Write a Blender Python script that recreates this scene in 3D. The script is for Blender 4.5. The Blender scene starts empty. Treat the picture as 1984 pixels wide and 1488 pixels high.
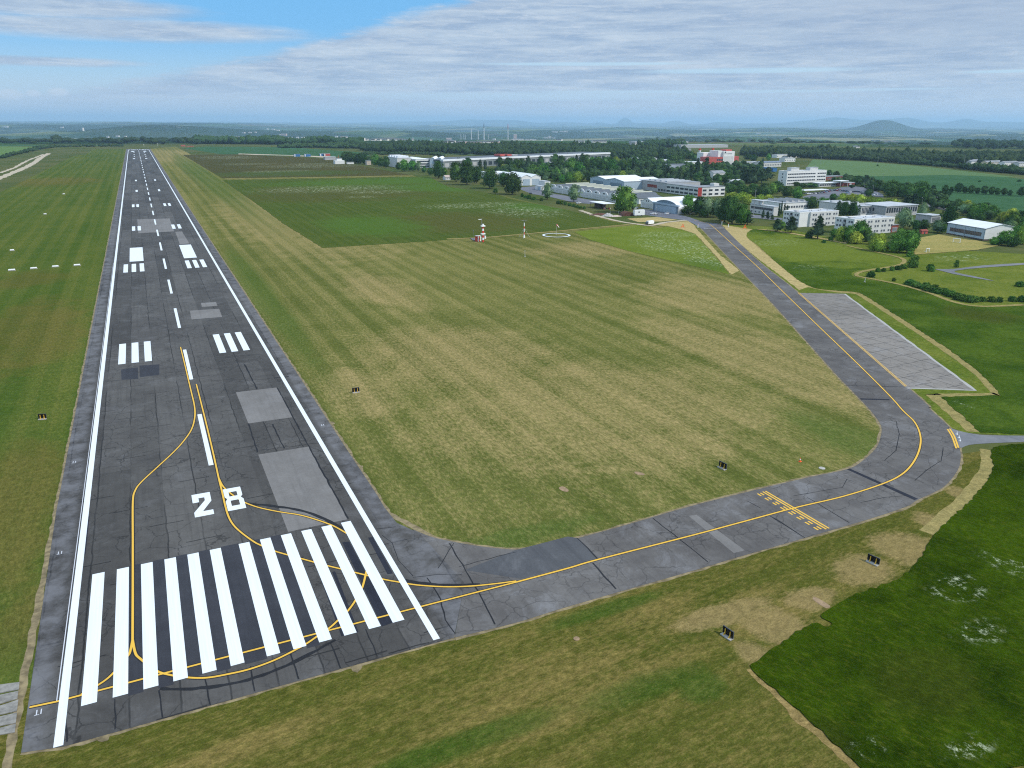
import bpy, bmesh, math, random
import numpy as np
from mathutils import Vector, Matrix
random.seed(7)
rng = np.random.default_rng(7)
sc = bpy.context.scene
COL = sc.collection

# ------------------------------------------------------------------ camera, sky, sun, exposure
W0, H0 = 1984, 1488
FPX, PITCH, YAW, ROLL = 1487.768, 0.32864, 0.43924, 0.00368
CAM = np.array([2.34, -79.975, 63.937])
FWD = np.array([math.sin(YAW)*math.cos(PITCH), math.cos(YAW)*math.cos(PITCH), -math.sin(PITCH)])
_R = np.array([math.cos(YAW), -math.sin(YAW), 0.0]); _U = np.cross(_R, FWD)
RT = _R*math.cos(ROLL) + _U*math.sin(ROLL); UP = -_R*math.sin(ROLL) + _U*math.cos(ROLL)
cd = bpy.data.cameras.new('camera'); cam = bpy.data.objects.new('camera', cd); COL.objects.link(cam)
cam.matrix_world = Matrix(((RT[0], UP[0], -FWD[0], CAM[0]), (RT[1], UP[1], -FWD[1], CAM[1]),
                           (RT[2], UP[2], -FWD[2], CAM[2]), (0, 0, 0, 1)))
cd.sensor_width = 36; cd.lens = 36*FPX/W0; cd.clip_start = 1; cd.clip_end = 150000
sc.camera = cam
SUN_AZ, SUN_EL = math.radians(137), math.radians(46)          # clockwise from +Y
sv = Vector((math.sin(SUN_AZ)*math.cos(SUN_EL), math.cos(SUN_AZ)*math.cos(SUN_EL), math.sin(SUN_EL)))
sl = bpy.data.lights.new('sun', 'SUN'); sl.energy = 3.4; sl.angle = math.radians(0.6); sl.color = (1, .955, .88)
so = bpy.data.objects.new('sun', sl); COL.objects.link(so); so.rotation_euler = sv.to_track_quat('Z', 'Y').to_euler()
sc.view_settings.view_transform = 'Standard'; sc.view_settings.look = 'None'
sc.view_settings.gamma = 1; sc.view_settings.exposure = 0.04
HAZE_DENSITY = 5.2e-5

def lin(c):
    c = c/255.0
    return c/12.92 if c <= .04045 else ((c+.055)/1.055)**2.4
def A(r, g, b, k=1.0): return (lin(r)*k, lin(g)*k, lin(b)*k, 1)

class NT:
    """tiny node-tree writer"""
    def __init__(s, nt): s.nt = nt; nt.nodes.clear()
    def n(s, t, ins=None, out=0, **props):
        nd = s.nt.nodes.new('ShaderNode'+t)
        for k, v in props.items(): setattr(nd, k, v)
        for k, v in (ins or {}).items(): s.put(nd.inputs[k], v)
        return nd.outputs[out] if out is not None and len(nd.outputs) else nd
    def put(s, sock, v):
        if isinstance(v, bpy.types.NodeSocket): s.nt.links.new(v, sock)
        else: sock.default_value = v
    def m(s, op, a, b=0.0, c=None, clamp=False):
        d = {0: a, 1: b}
        if c is not None: d[2] = c
        return s.n('Math', d, operation=op, use_clamp=clamp)
    def vm(s, op, a, b): return s.n('VectorMath', {0: a, 1: b}, operation=op)
    def mix(s, f, a, b, mode='MIX'):
        return s.n('Mix', {0: f, 6: a, 7: b}, out=2, data_type='RGBA', blend_type=mode, clamp_factor=True)
    def ss(s, x, a, b): return s.n('MapRange', {0: x, 1: a, 2: b, 3: 0.0, 4: 1.0}, interpolation_type='SMOOTHSTEP')
    def noise(s, vec, scale, detail=3, rough=.55, dist=0.0, out=0):
        return s.n('TexNoise', {'Vector': vec, 'Scale': scale, 'Detail': detail, 'Roughness': rough, 'Distortion': dist}, out=out)
    def sep(s, v):
        nd = s.n('SeparateXYZ', {0: v}, out=None); return nd.outputs[0], nd.outputs[1], nd.outputs[2]
    def comb(s, x, y, z=0.0): return s.n('CombineXYZ', {0: x, 1: y, 2: z})
    def pos(s): return s.n('NewGeometry', out=0)
    def hsv(s, c, h=.5, sat=1.0, v=1.0): return s.n('HueSaturation', {'Hue': h, 'Saturation': sat, 'Value': v, 'Color': c})

# ---- sky: Nishita blue with a high cloud sheet laid out by compass direction
w = bpy.data.worlds.new('World'); sc.world = w; w.use_nodes = True
t = NT(w.node_tree)
def az_el(px, py):
    d = FWD*FPX + RT*(px-W0/2) - UP*(py-H0/2); d /= np.linalg.norm(d)
    return math.degrees(math.atan2(d[0], d[1])) , math.degrees(math.asin(d[2]))
skyn = t.n('TexSky', sky_type='NISHITA', sun_disc=False, sun_elevation=SUN_EL, sun_rotation=SUN_AZ, altitude=300, air_density=1.0, dust_density=.4, ozone_density=2.0)
gen = t.n('TexCoord', out=0)
dx, dy, dz = t.sep(gen)
azi = t.m('MULTIPLY', t.m('ARCTAN2', dx, dy), 57.29578)
ele = t.m('MULTIPLY', t.m('ARCSINE', dz), 57.29578)
v1 = t.comb(t.m('MULTIPLY', azi, .09), t.m('MULTIPLY', ele, .75), 3.1)
v2 = t.comb(t.m('MULTIPLY', azi, .30), t.m('MULTIPLY', ele, 1.9), 1.7)
v3 = t.comb(t.m('ADD', t.m('MULTIPLY', azi, .10), t.m('MULTIPLY', ele, .05)), t.m('MULTIPLY', ele, 1.7), 8.2)
n1 = t.noise(v1, 1.6, 6, .6, .4); n2 = t.noise(v2, 1.5, 6, .65, .6); n3 = t.noise(v3, 1.7, 5, .55, .5)
nn = t.m('ADD', t.m('MULTIPLY', t.m('SUBTRACT', n1, .5), 1.5), t.m('MULTIPLY', t.m('SUBTRACT', n2, .5), 1.1))
# edge of the cloud sheet, from (150,165) up to (880,-10) in the photograph's field of view
(a0, e0), (a1, e1) = az_el(60, 182), az_el(885, -5)
ex, ey = a1-a0, e1-e0; L = math.hypot(ex, ey)
bend = t.m('MULTIPLY', t.m('SINE', t.m('MULTIPLY', t.m('SUBTRACT', azi, a0), math.pi/(a1-a0))), -.42)
dline = t.m('ADD', t.m('SUBTRACT', t.m('MULTIPLY', t.m('SUBTRACT', azi, a0), ey/L), t.m('MULTIPLY', t.m('SUBTRACT', ele, e0), ex/L)), bend)
sheet = t.ss(t.m('ADD', dline, t.m('MULTIPLY', nn, 1.0)), -.15, .75)
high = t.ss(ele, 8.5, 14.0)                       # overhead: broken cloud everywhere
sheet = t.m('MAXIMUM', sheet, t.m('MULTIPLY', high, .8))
def blob(px, py, rx, ry, amp, soft):
    a, e = az_el(px, py); aR = abs(az_el(px+rx, py)[0]-a); eR = abs(az_el(px, py+ry)[1]-e)
    q = t.m('ADD', t.m('POWER', t.m('DIVIDE', t.m('SUBTRACT', azi, a), aR), 2), t.m('POWER', t.m('DIVIDE', t.m('SUBTRACT', ele, e), eR), 2))
    return t.ss(t.m('SUBTRACT', t.m('ADD', t.m('SUBTRACT', 1.0, q), t.m('MULTIPLY', nn, amp)), 0.0), -soft, soft)
lobe = t.m('MAXIMUM', blob(240, 56, 320, 22, .6, .8), blob(110, 12, 260, 24, .6, .8))
lobe = t.m('MAXIMUM', lobe, blob(60, 118, 200, 9, .9, .9))
mask = t.m('MAXIMUM', sheet, lobe)
cc = t.mix(t.ss(n1, .28, .72), A(152, 176, 206), A(188, 206, 225))
cc = t.mix(t.m('MULTIPLY', t.ss(n3, .42, .75), .6), cc, A(206, 219, 232))
(ar, er) = az_el(1500, 60)
grey = t.m('MULTIPLY', t.ss(azi, az_el(1100, 60)[0], az_el(1900, 60)[0]), t.ss(ele, 2.0, 6.5))
cc = t.mix(t.m('MULTIPLY', t.ss(n2, .5, .78), .55), cc, A(214, 224, 235))
n4 = t.noise(t.comb(t.m('MULTIPLY', azi, .8), t.m('MULTIPLY', ele, 4.2), 5.5), 1.5, 7, .7, .8)
cc = t.mix(t.m('MULTIPLY', t.ss(n4, .48, .80), .45), cc, A(220, 228, 237))
cc = t.mix(t.m('MULTIPLY', t.ss(n4, .50, .22), .35), cc, A(146, 170, 202))
cc = t.mix(t.m('MULTIPLY', grey, .5), cc, A(160, 178, 204))
slit = t.m('MAXIMUM', t.m('MAXIMUM', blob(1130, 124, 190, 3.2, .5, .7), blob(1440, 137, 215, 5, .6, .8)), t.m('MAXIMUM', blob(1330, 178, 330, 3.2, .6, .9), blob(1000, 187, 320, 8, .3, 1.0)))
slit = t.m('MAXIMUM', slit, t.m('MAXIMUM', blob(1720, 173, 130, 2.5, .5, .8), blob(1950, 138, 90, 3, .5, .8)))
cc = t.mix(t.m('MULTIPLY', slit, .8), cc, A(190, 222, 243))
puff = t.m('MAXIMUM', t.m('MAXIMUM', blob(18, 182, 26, 9, 1.0, .8), blob(64, 180, 14, 6, 1.0, .8)), blob(113, 178, 20, 7, 1.0, .8))
puff = t.m('MAXIMUM', puff, t.m('MAXIMUM', blob(1045, 219, 26, 4, 1.0, .9), blob(1225, 221, 18, 3.5, 1.0, .9)))
blue = t.hsv(skyn, .49, 1.25, 1.0)
lo = t.ss(ele, 3.4, .2)                           # pale air towards the horizon
blue = t.mix(t.ss(ele, 1.2, 6.2), A(176, 212, 240, 10), A(104, 188, 250, 10))
blue = t.mix(.25, blue, skyn)
cs = t.n('VectorMath', {0: cc, 'Scale': t.m('ADD', 10.0, t.m('MULTIPLY', t.ss(ele, 9.0, 25.0), 7.0))}, operation='SCALE')  # unseen overhead sky brightened to add fill light
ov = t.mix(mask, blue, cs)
ov = t.mix(t.m('MULTIPLY', puff, .75), ov, A(222, 230, 240, 10))
ov = t.mix(t.m('MULTIPLY', lo, .85), ov, A(190, 208, 228, 10.2))
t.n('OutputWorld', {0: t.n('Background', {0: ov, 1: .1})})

# ------------------------------------------------------------------ geometry of the place
def ray(px, py):
    return FWD*FPX + RT*(px-W0/2) - UP*(py-H0/2)
def G(px, py, z=0.0):
    d = ray(px, py); tt = (z-CAM[2])/d[2]; return CAM + d*tt
def G2(px, py): p = G(px, py); return (float(p[0]), float(p[1]))
def pm(p): return FPX/float((np.array(p)-CAM)@FWD)
def pix(p):
    d = np.array(p)-CAM; z = d@FWD; return (W0/2+FPX*(d@RT)/z, H0/2-FPX*(d@UP)/z)
def z4(x, y): return (640+x/6.2, 270+y/6.2)
def z5(x, y): return (920+x/6.2, 270+y/6.2)
def z6(x, y): return (1200+x/6.613, 270+y/6.613)
def z7(x, y): return (1440+x/6.613, 310+y/6.613)
def z8(x, y): return (1684+x/6.613, 310+y/6.613)
def r1(x, y): return (1340+x/3.0807, 380+y/3.0807)
def r2(x, y): return (1340+x/3.0807, 750+y/3.0807)
def r3(x, y): return (1100+x/2.2443, 1000+y/2.2443)

# ------------------------------------------------------------------ object helpers
def tag(o, label=None, cat=None, group=None, kind=None):
    if label: o['label'] = label
    if cat: o['category'] = cat
    if group: o['group'] = group
    if kind: o['kind'] = kind
    return o
def empty(name, loc=(0, 0, 0), rz=0.0, label=None, cat=None, group=None):
    o = bpy.data.objects.new(name, None); COL.objects.link(o); o.location = loc; o.rotation_euler = (0, 0, rz)
    o.empty_display_size = .5
    return tag(o, label, cat, group)
class MB:
    def __init__(s): s.v = []; s.f = []; s.mi = []
    def add(s, vs, fs, mi=0):
        b = len(s.v); s.v += [tuple(map(float, p)) for p in vs]; s.f += [tuple(b+i for i in f) for f in fs]; s.mi += [mi]*len(fs); return s
    def box(s, x0, y0, z0, x1, y1, z1, mi=0):
        return s.add([(x0,y0,z0),(x1,y0,z0),(x1,y1,z0),(x0,y1,z0),(x0,y0,z1),(x1,y0,z1),(x1,y1,z1),(x0,y1,z1)],
                     [(0,3,2,1),(4,5,6,7),(0,1,5,4),(1,2,6,5),(2,3,7,6),(3,0,4,7)], mi)
    def prism(s, poly, z0, z1, mi=0, bottom=True):
        n = len(poly); a = sum(poly[i][0]*poly[(i+1)%n][1]-poly[(i+1)%n][0]*poly[i][1] for i in range(n))
        if a < 0: poly = poly[::-1]
        fs = [tuple(range(n, 2*n))] + [(i, (i+1)%n, n+(i+1)%n, n+i) for i in range(n)]
        if bottom: fs.append(tuple(range(n-1, -1, -1)))
        return s.add([(p[0],p[1],z0) for p in poly]+[(p[0],p[1],z1) for p in poly], fs, mi)
    def flat(s, poly, z, mi=0):
        n = len(poly); a = sum(poly[i][0]*poly[(i+1)%n][1]-poly[(i+1)%n][0]*poly[i][1] for i in range(n))
        if a < 0: poly = poly[::-1]
        return s.add([(p[0],p[1],z) for p in poly], [tuple(range(n))], mi)
    def cyl(s, p, q, r0, r1=None, n=8, mi=0):
        r1 = r0 if r1 is None else r1
        p, q = Vector(p), Vector(q); ax = (q-p).normalized(); u = ax.orthogonal().normalized(); vv = ax.cross(u)
        ring = lambda c, r: [c+(u*math.cos(2*math.pi*i/n)+vv*math.sin(2*math.pi*i/n))*r for i in range(n)]
        return s.add(ring(p, r0)+ring(q, r1), [(i,(i+1)%n,n+(i+1)%n,n+i) for i in range(n)]+[tuple(range(n-1,-1,-1)), tuple(range(n,2*n))], mi)
    def build(s, name, mats, parent=None, smooth=False):
        me = bpy.data.meshes.new(name); me.from_pydata(s.v, [], s.f)
        mats = mats if isinstance(mats, (list, tuple)) else [mats]
        for m_ in mats: me.materials.append(m_)
        if len(mats) > 1: me.polygons.foreach_set('material_index', s.mi)
        if smooth: me.polygons.foreach_set('use_smooth', [True]*len(s.f))
        me.update()
        o = bpy.data.objects.new(name, me); COL.objects.link(o)
        if parent: o.parent = parent
        return o
def dup_obj(o, parent=None, loc=None, rz=None):
    c = o.copy(); COL.objects.link(c)
    if parent: c.parent = parent
    if loc is not None: c.location = loc
    if rz is not None: c.rotation_euler = (0, 0, rz)
    return c
def dup_tree(o, parent=None):
    c = o.copy(); COL.objects.link(c)
    if parent: c.parent = parent
    for ch in list(o.children): dup_tree(ch, c)
    return c

# ------------------------------------------------------------------ materials
MATS = {}
def mat(name, rough=.8, spec=.3):
    m_ = bpy.data.materials.new(name); m_.use_nodes = True
    tt = NT(m_.node_tree)
    bs = tt.n('BsdfPrincipled', {'Roughness': rough, 'Specular IOR Level': spec}, out=None)
    tt.n('OutputMaterial', {0: bs.outputs[0]}); MATS[name] = m_
    return m_, tt, bs
def simple(name, rgb, rough=.7, var=.10, scale=.6, spec=.3, k=.85, metal=0.0, streak=0.0):
    m_, tt, bs = mat(name, rough, spec)
    p = tt.n('TexCoord', out=3)
    nz = tt.noise(p, scale, 4, .6)
    c = A(*rgb, k)
    c0 = tuple(max(0, x*(1-var)) for x in c[:3])+(1,); c1 = tuple(min(1, x*(1+var)) for x in c[:3])+(1,)
    col = tt.mix(tt.ss(nz, .3, .7), c0, c1)
    if streak:
        x, y, z = tt.sep(p)
        s2 = tt.noise(tt.comb(tt.m('MULTIPLY', x, 1.3), tt.m('MULTIPLY', y, 1.3), tt.m('MULTIPLY', z, .15)), 1.0, 4, .65)
        col = tt.mix(tt.m('MULTIPLY', tt.ss(s2, .5, .8), streak), col, tuple(v*.55 for v in c[:3])+(1,))
    tt.put(bs.inputs['Base Color'], col); bs.inputs['Metallic'].default_value = metal
    return m_

def blob_mask(tt, x, y, lst, nz, amp=.8):
    """sum of soft elliptical patches given as ground ellipses"""
    out = None
    for (cx, cy, rx, ry) in lst:
        q = tt.m('ADD', tt.m('POWER', tt.m('DIVIDE', tt.m('SUBTRACT', x, cx), rx), 2), tt.m('POWER', tt.m('DIVIDE', tt.m('SUBTRACT', y, cy), ry), 2))
        b = tt.ss(tt.m('ADD', tt.m('SUBTRACT', 1.0, q), tt.m('MULTIPLY', tt.m('SUBTRACT', nz, .5), amp)), -.8, .8)
        out = b if out is None else tt.m('MAXIMUM', out, b)
    return out

GK0 = .70
GT_ = (1.10, .98, .84)
def GA(r, g, b, k, t_): return (lin(r)*k*t_[0], lin(g)*k*t_[1], lin(b)*k*t_[2], 1)
def grass(name, g0, g1, straw, stripe_dir=(1, 0), stripe_w=9.0, stripe_amt=.5, straw_amt=.35, dry=None, lush=None, flowers=0.0, brown=None, bare=None, fine=1.0, gk=1.0):
    GK = GK0*gk
    """mown or wild grass: two greens, dry straw, mowing lanes, patches, blades"""
    m_, tt, bs = mat(name, 1.0, 0.0)
    p = tt.pos(); x, y, z = tt.sep(p)
    u = tt.m('ADD', tt.m('MULTIPLY', x, stripe_dir[0]), tt.m('MULTIPLY', y, stripe_dir[1]))
    vv = tt.m('SUBTRACT', tt.m('MULTIPLY', y, stripe_dir[0]), tt.m('MULTIPLY', x, stripe_dir[1]))
    big = tt.noise(p, .012, 4, .6, .3); mid = tt.noise(p, .07, 5, .65, .5); sm = tt.ss(tt.noise(p, .8, 5, .75), .28, .72)
    stv = tt.comb(tt.m('MULTIPLY', u, 1.0/stripe_w), tt.m('MULTIPLY', vv, .0022), 4.0)
    st = tt.noise(stv, 1.0, 2.0, .6, .1); st2 = tt.noise(tt.comb(tt.m('MULTIPLY', u, 3.4/stripe_w), tt.m('MULTIPLY', vv, .006), 9.0), 1.0, 3, .65)
    st3 = tt.noise(tt.comb(tt.m('MULTIPLY', u, 1.1), tt.m('MULTIPLY', vv, .02), 3.0), 1.0, 3, .7)
    lane = tt.m('PINGPONG', tt.m('ADD', tt.m('MULTIPLY', u, 1.0/(stripe_w*.46)), tt.m('MULTIPLY', big, .35)), 1.0)
    lane = tt.ss(lane, .42, .58)
    bl = tt.ss(tt.noise(tt.comb(tt.m('MULTIPLY', u, 1.7), tt.m('MULTIPLY', vv, .55), 0.0), 1.1, 6, .8), .30, .70)
    gf = tt.m('ADD', tt.m('MULTIPLY', tt.ss(tt.m('ADD', tt.m('MULTIPLY', big, .5), tt.m('MULTIPLY', mid, .5)), .38, .62), .45), tt.m('MULTIPLY', tt.m('ADD', tt.m('MULTIPLY', lane, .45), tt.m('MULTIPLY', tt.ss(st, .36, .64), .55)), .55))
    if stripe_amt < .4: gf = tt.ss(tt.m('ADD', tt.m('MULTIPLY', big, .4), tt.m('MULTIPLY', mid, .6)), .36, .64)
    col = tt.mix(gf, GA(*g0, GK, GT_), GA(*g1, GK, GT_))
    sa = tt.m('ADD', tt.m('MULTIPLY', tt.ss(st, .36, .64), .40), tt.m('ADD', tt.m('MULTIPLY', lane, .32), tt.m('ADD', tt.m('MULTIPLY', tt.ss(st2, .35, .65), .24), tt.m('MULTIPLY', tt.ss(st3, .35, .65), .16))))
    f = tt.m('ADD', tt.m('MULTIPLY', sa, stripe_amt), tt.m('MULTIPLY', tt.m('SUBTRACT', mid, .5), .40))
    f = tt.m('ADD', f, straw_amt-.30)
    if dry: f = tt.m('ADD', f, tt.m('MULTIPLY', blob_mask(tt, x, y, dry, mid, 2.4), .42))
    f = tt.m('ADD', f, tt.m('MULTIPLY', tt.m('SUBTRACT', bl, .5), .85))
    col = tt.mix(tt.m('MULTIPLY', f, 1.0, clamp=True), col, GA(*straw, GK, GT_))
    if brown:
        rgb, lst, amt = brown
        bm_ = blob_mask(tt, x, y, lst, mid, 3.5) if lst else tt.ss(big, .42, .6)
        col = tt.mix(tt.m('MULTIPLY', bm_, amt), col, GA(*rgb, GK, GT_))
    if lush:
        rgb, lst, amt = lush
        col = tt.mix(tt.m('MULTIPLY', blob_mask(tt, x, y, lst, mid, 3.0), amt), col, GA(*rgb, GK, GT_))
    if bare:
        rgb, lst, amt = bare
        bq = blob_mask(tt, x, y, lst, tt.noise(p, .16, 5, .75), 2.2)
        col = tt.mix(tt.m('MULTIPLY', tt.ss(tt.m('ADD', bq, tt.m('MULTIPLY', tt.m('SUBTRACT', bl, .5), .5)), .1, 1.0), amt), col, GA(*rgb, GK, GT_))
    spk = tt.ss(tt.noise(p, 2.6, 4, .7), .56, .70)
    col = tt.mix(tt.m('MULTIPLY', spk, .38*fine*(1 if stripe_amt > .3 else .5)), col, GA(*straw, GK, GT_))
    g = tt.m('ADD', 1.0-.34*fine, tt.m('MULTIPLY', tt.m('ADD', tt.m('MULTIPLY', sm, .6), tt.m('MULTIPLY', bl, .4)), .68*fine))
    g = tt.m('MULTIPLY', g, tt.m('ADD', 1.0-.24*fine, tt.m('MULTIPLY', tt.ss(tt.noise(p, 4.5, 3, .8), .3, .7), .48*fine)))
    col = tt.mix(1.0, col, tt.n('CombineColor', {0: g, 1: g, 2: g}), 'MULTIPLY')
    if flowers:
        fl, lst = flowers
        fm = blob_mask(tt, x, y, lst, tt.noise(p, .11, 5, .75), 3.2) if lst else tt.ss(tt.noise(p, .035, 4, .6), .58, .7)
        fn = tt.noise(tt.comb(x, tt.m('MULTIPLY', y, .8), 7.0), .75 if stripe_amt < .2 else .4, 6, .85)
        col = tt.mix(tt.m('MULTIPLY', tt.m('MULTIPLY', fm, tt.ss(fn, .53, .64)), fl), col, A(196, 202, 170))
    tt.put(bs.inputs['Base Color'], col)
    bp = tt.n('Bump', {'Strength': .35, 'Distance': .15, 'Height': tt.m('ADD', sm, bl)})
    tt.put(bs.inputs['Normal'], bp)
    return m_

def asphalt(name, c0, c1, lanes=None, cracks=0.0, dust=0.0, joints=None, rough=.85, dusty=None):
    m_, tt, bs = mat(name, rough, .10)
    p = tt.pos(); x, y, z = tt.sep(p)
    big = tt.noise(p, .03, 5, .6, .4); mid = tt.noise(p, .25, 5, .65); fine = tt.noise(p, 2.2, 5, .8)
    col = tt.mix(tt.ss(tt.m('ADD', tt.m('MULTIPLY', big, .6), tt.m('MULTIPLY', mid, .4)), .36, .64), A(*c0), A(*c1))
    if lanes:
        w_, off = lanes
        cell = tt.m('FLOOR', tt.m('DIVIDE', tt.m('ADD', x, off), w_))
        row = tt.m('FLOOR', tt.m('DIVIDE', tt.m('ADD', y, tt.m('MULTIPLY', cell, 37.0)), 95.0))
        wn = tt.n('TexWhiteNoise', {0: tt.comb(cell, row, 2.0)}, noise_dimensions='3D')
        k = tt.m('ADD', .78, tt.m('MULTIPLY', wn, .46))
        col = tt.mix(1.0, col, tt.n('CombineColor', {0: k, 1: k, 2: k}), 'MULTIPLY')
    # long drag streaks along the runway
    stk = tt.noise(tt.comb(tt.m('MULTIPLY', x, 1.1), tt.m('MULTIPLY', y, .03), 0.0), 1.0, 5, .7)
    col = tt.mix(tt.m('MULTIPLY', tt.ss(stk, .45, .7), .35), col, A(*(v*.84 for v in c0)))
    if dust:
        col = tt.mix(tt.m('MULTIPLY', tt.ss(tt.noise(p, .12, 6, .75, .6), .5, .72), dust), col, A(138, 138, 140))
    g = tt.m('ADD', .72, tt.m('MULTIPLY', fine, .56))
    col = tt.mix(1.0, col, tt.n('CombineColor', {0: g, 1: g, 2: g}), 'MULTIPLY')
    dark = None
    wv = tt.vm('ADD', p, tt.n('VectorMath', {0: tt.noise(p, .35, 3, .6, 0, out=1), 'Scale': 2.2}, operation='SCALE'))
    if cracks:
        vd = tt.n('TexVoronoi', {'Vector': wv, 'Scale': .17}, feature='DISTANCE_TO_EDGE')
        c_ = tt.m('MULTIPLY', tt.ss(vd, .016, .005), tt.ss(tt.noise(p, .045, 3, .6), .40, .50))
        vd2 = tt.n('TexVoronoi', {'Vector': wv, 'Scale': .36}, feature='DISTANCE_TO_EDGE')
        c2 = tt.m('MULTIPLY', tt.ss(vd2, .03, .01), tt.ss(tt.noise(tt.vm('ADD', p, (50, 9, 0)), .05, 3, .6), .50, .60))
        dark = tt.m('MULTIPLY', tt.m('MAXIMUM', c_, c2), cracks)
    if joints:
        (jw, joff), (jl, loff) = joints
        wob = tt.m('MULTIPLY', tt.m('SUBTRACT', tt.noise(p, .2, 3), .5), .7)
        jx = tt.m('ABSOLUTE', tt.m('SUBTRACT', tt.m('FRACT', tt.m('DIVIDE', tt.m('ADD', tt.m('ADD', x, wob), joff), jw)), .5))
        jx = tt.ss(jx, .5-.17/jw, .5-.05/jw)
        jx = tt.m('MULTIPLY', jx, tt.ss(tt.noise(tt.comb(x, tt.m('MULTIPLY', y, .05), 0.0), .5, 3), .40, .55))
        cell = tt.m('FLOOR', tt.m('DIVIDE', tt.m('ADD', x, joff+jw/2), jw))
        jy = tt.m('ABSOLUTE', tt.m('SUBTRACT', tt.m('FRACT', tt.m('DIVIDE', tt.m('ADD', tt.m('ADD', y, wob), tt.m('MULTIPLY', tt.m('SINE', tt.m('MULTIPLY', cell, 12.9)), jl)), jl)), .5))
        jy = tt.ss(jy, .5-.17/jl, .5-.05/jl)
        j = tt.m('MULTIPLY', tt.m('MAXIMUM', jx, jy), .75)
        dark = j if dark is None else tt.m('MAXIMUM', dark, j)
    if dark is not None: col = tt.mix(dark, col, A(26, 27, 29))
    if dusty:
        for (xa, xb) in dusty:
            dm = tt.ss(x, xa, xb)
            col = tt.mix(tt.m('MULTIPLY', dm, tt.m('MULTIPLY', tt.ss(mid, .3, .7), .55)), col, A(122, 122, 126))
    tt.put(bs.inputs['Base Color'], col)
    tt.put(bs.inputs['Normal'], tt.n('Bump', {'Strength': .25, 'Distance': .03, 'Height': fine}))
    return m_
def paint(name, rgb, wear=.25, k=.9):
    m_, tt, bs = mat(name, .6, .35)
    p = tt.pos(); x, y, z = tt.sep(p)
    a = tt.noise(p, 1.4, 6, .8); b = tt.noise(tt.comb(tt.m('MULTIPLY', x, 3.0), tt.m('MULTIPLY', y, .06), 0.0), 1.2, 4, .7)
    col = tt.mix(tt.ss(b, .35, .7), A(*rgb, k), A(*(v*.955 for v in rgb), k))
    col = tt.mix(tt.m('MULTIPLY', tt.ss(a, .60, .74), wear), col, A(110, 110, 112))
    tt.put(bs.inputs['Base Color'], col)
    return m_

RM = asphalt('runway_asphalt', (69, 67, 65), (84, 82, 79), lanes=(5.4, 1.5), cracks=.5, dust=.16, joints=((5.4, 1.5), (24.0, 0)), dusty=[(30.0, 31.5), (-14.6, -16.0)])
TM = asphalt('taxiway_asphalt', (82, 79, 77), (104, 101, 98), cracks=.38, dust=.40)
AM = asphalt('apron_concrete', (112, 107, 101), (132, 126, 119), cracks=.25, dust=.5, joints=((6.0, 1.0), (6.0, 0)))
PM = asphalt('light_patch', (108, 105, 102), (122, 119, 116), dust=.2)
DP = asphalt('dark_patch', (38, 40, 48), (48, 50, 58))
NP = asphalt('new_asphalt', (52, 53, 58), (62, 63, 68))
RD = asphalt('road_asphalt', (100, 102, 106), (122, 122, 124), dust=.3)
YARD = asphalt('yard_asphalt', (92, 94, 102), (112, 113, 120), dust=.35)
WP = paint('white_paint', (242, 248, 250), .45, .80)
YP = paint('yellow_paint', (236, 186, 62), .35, .85)
DB = asphalt('dark_border', (36, 37, 40), (46, 47, 50))
WPOLD = paint('worn_white_paint', (205, 207, 212), .7)
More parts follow.
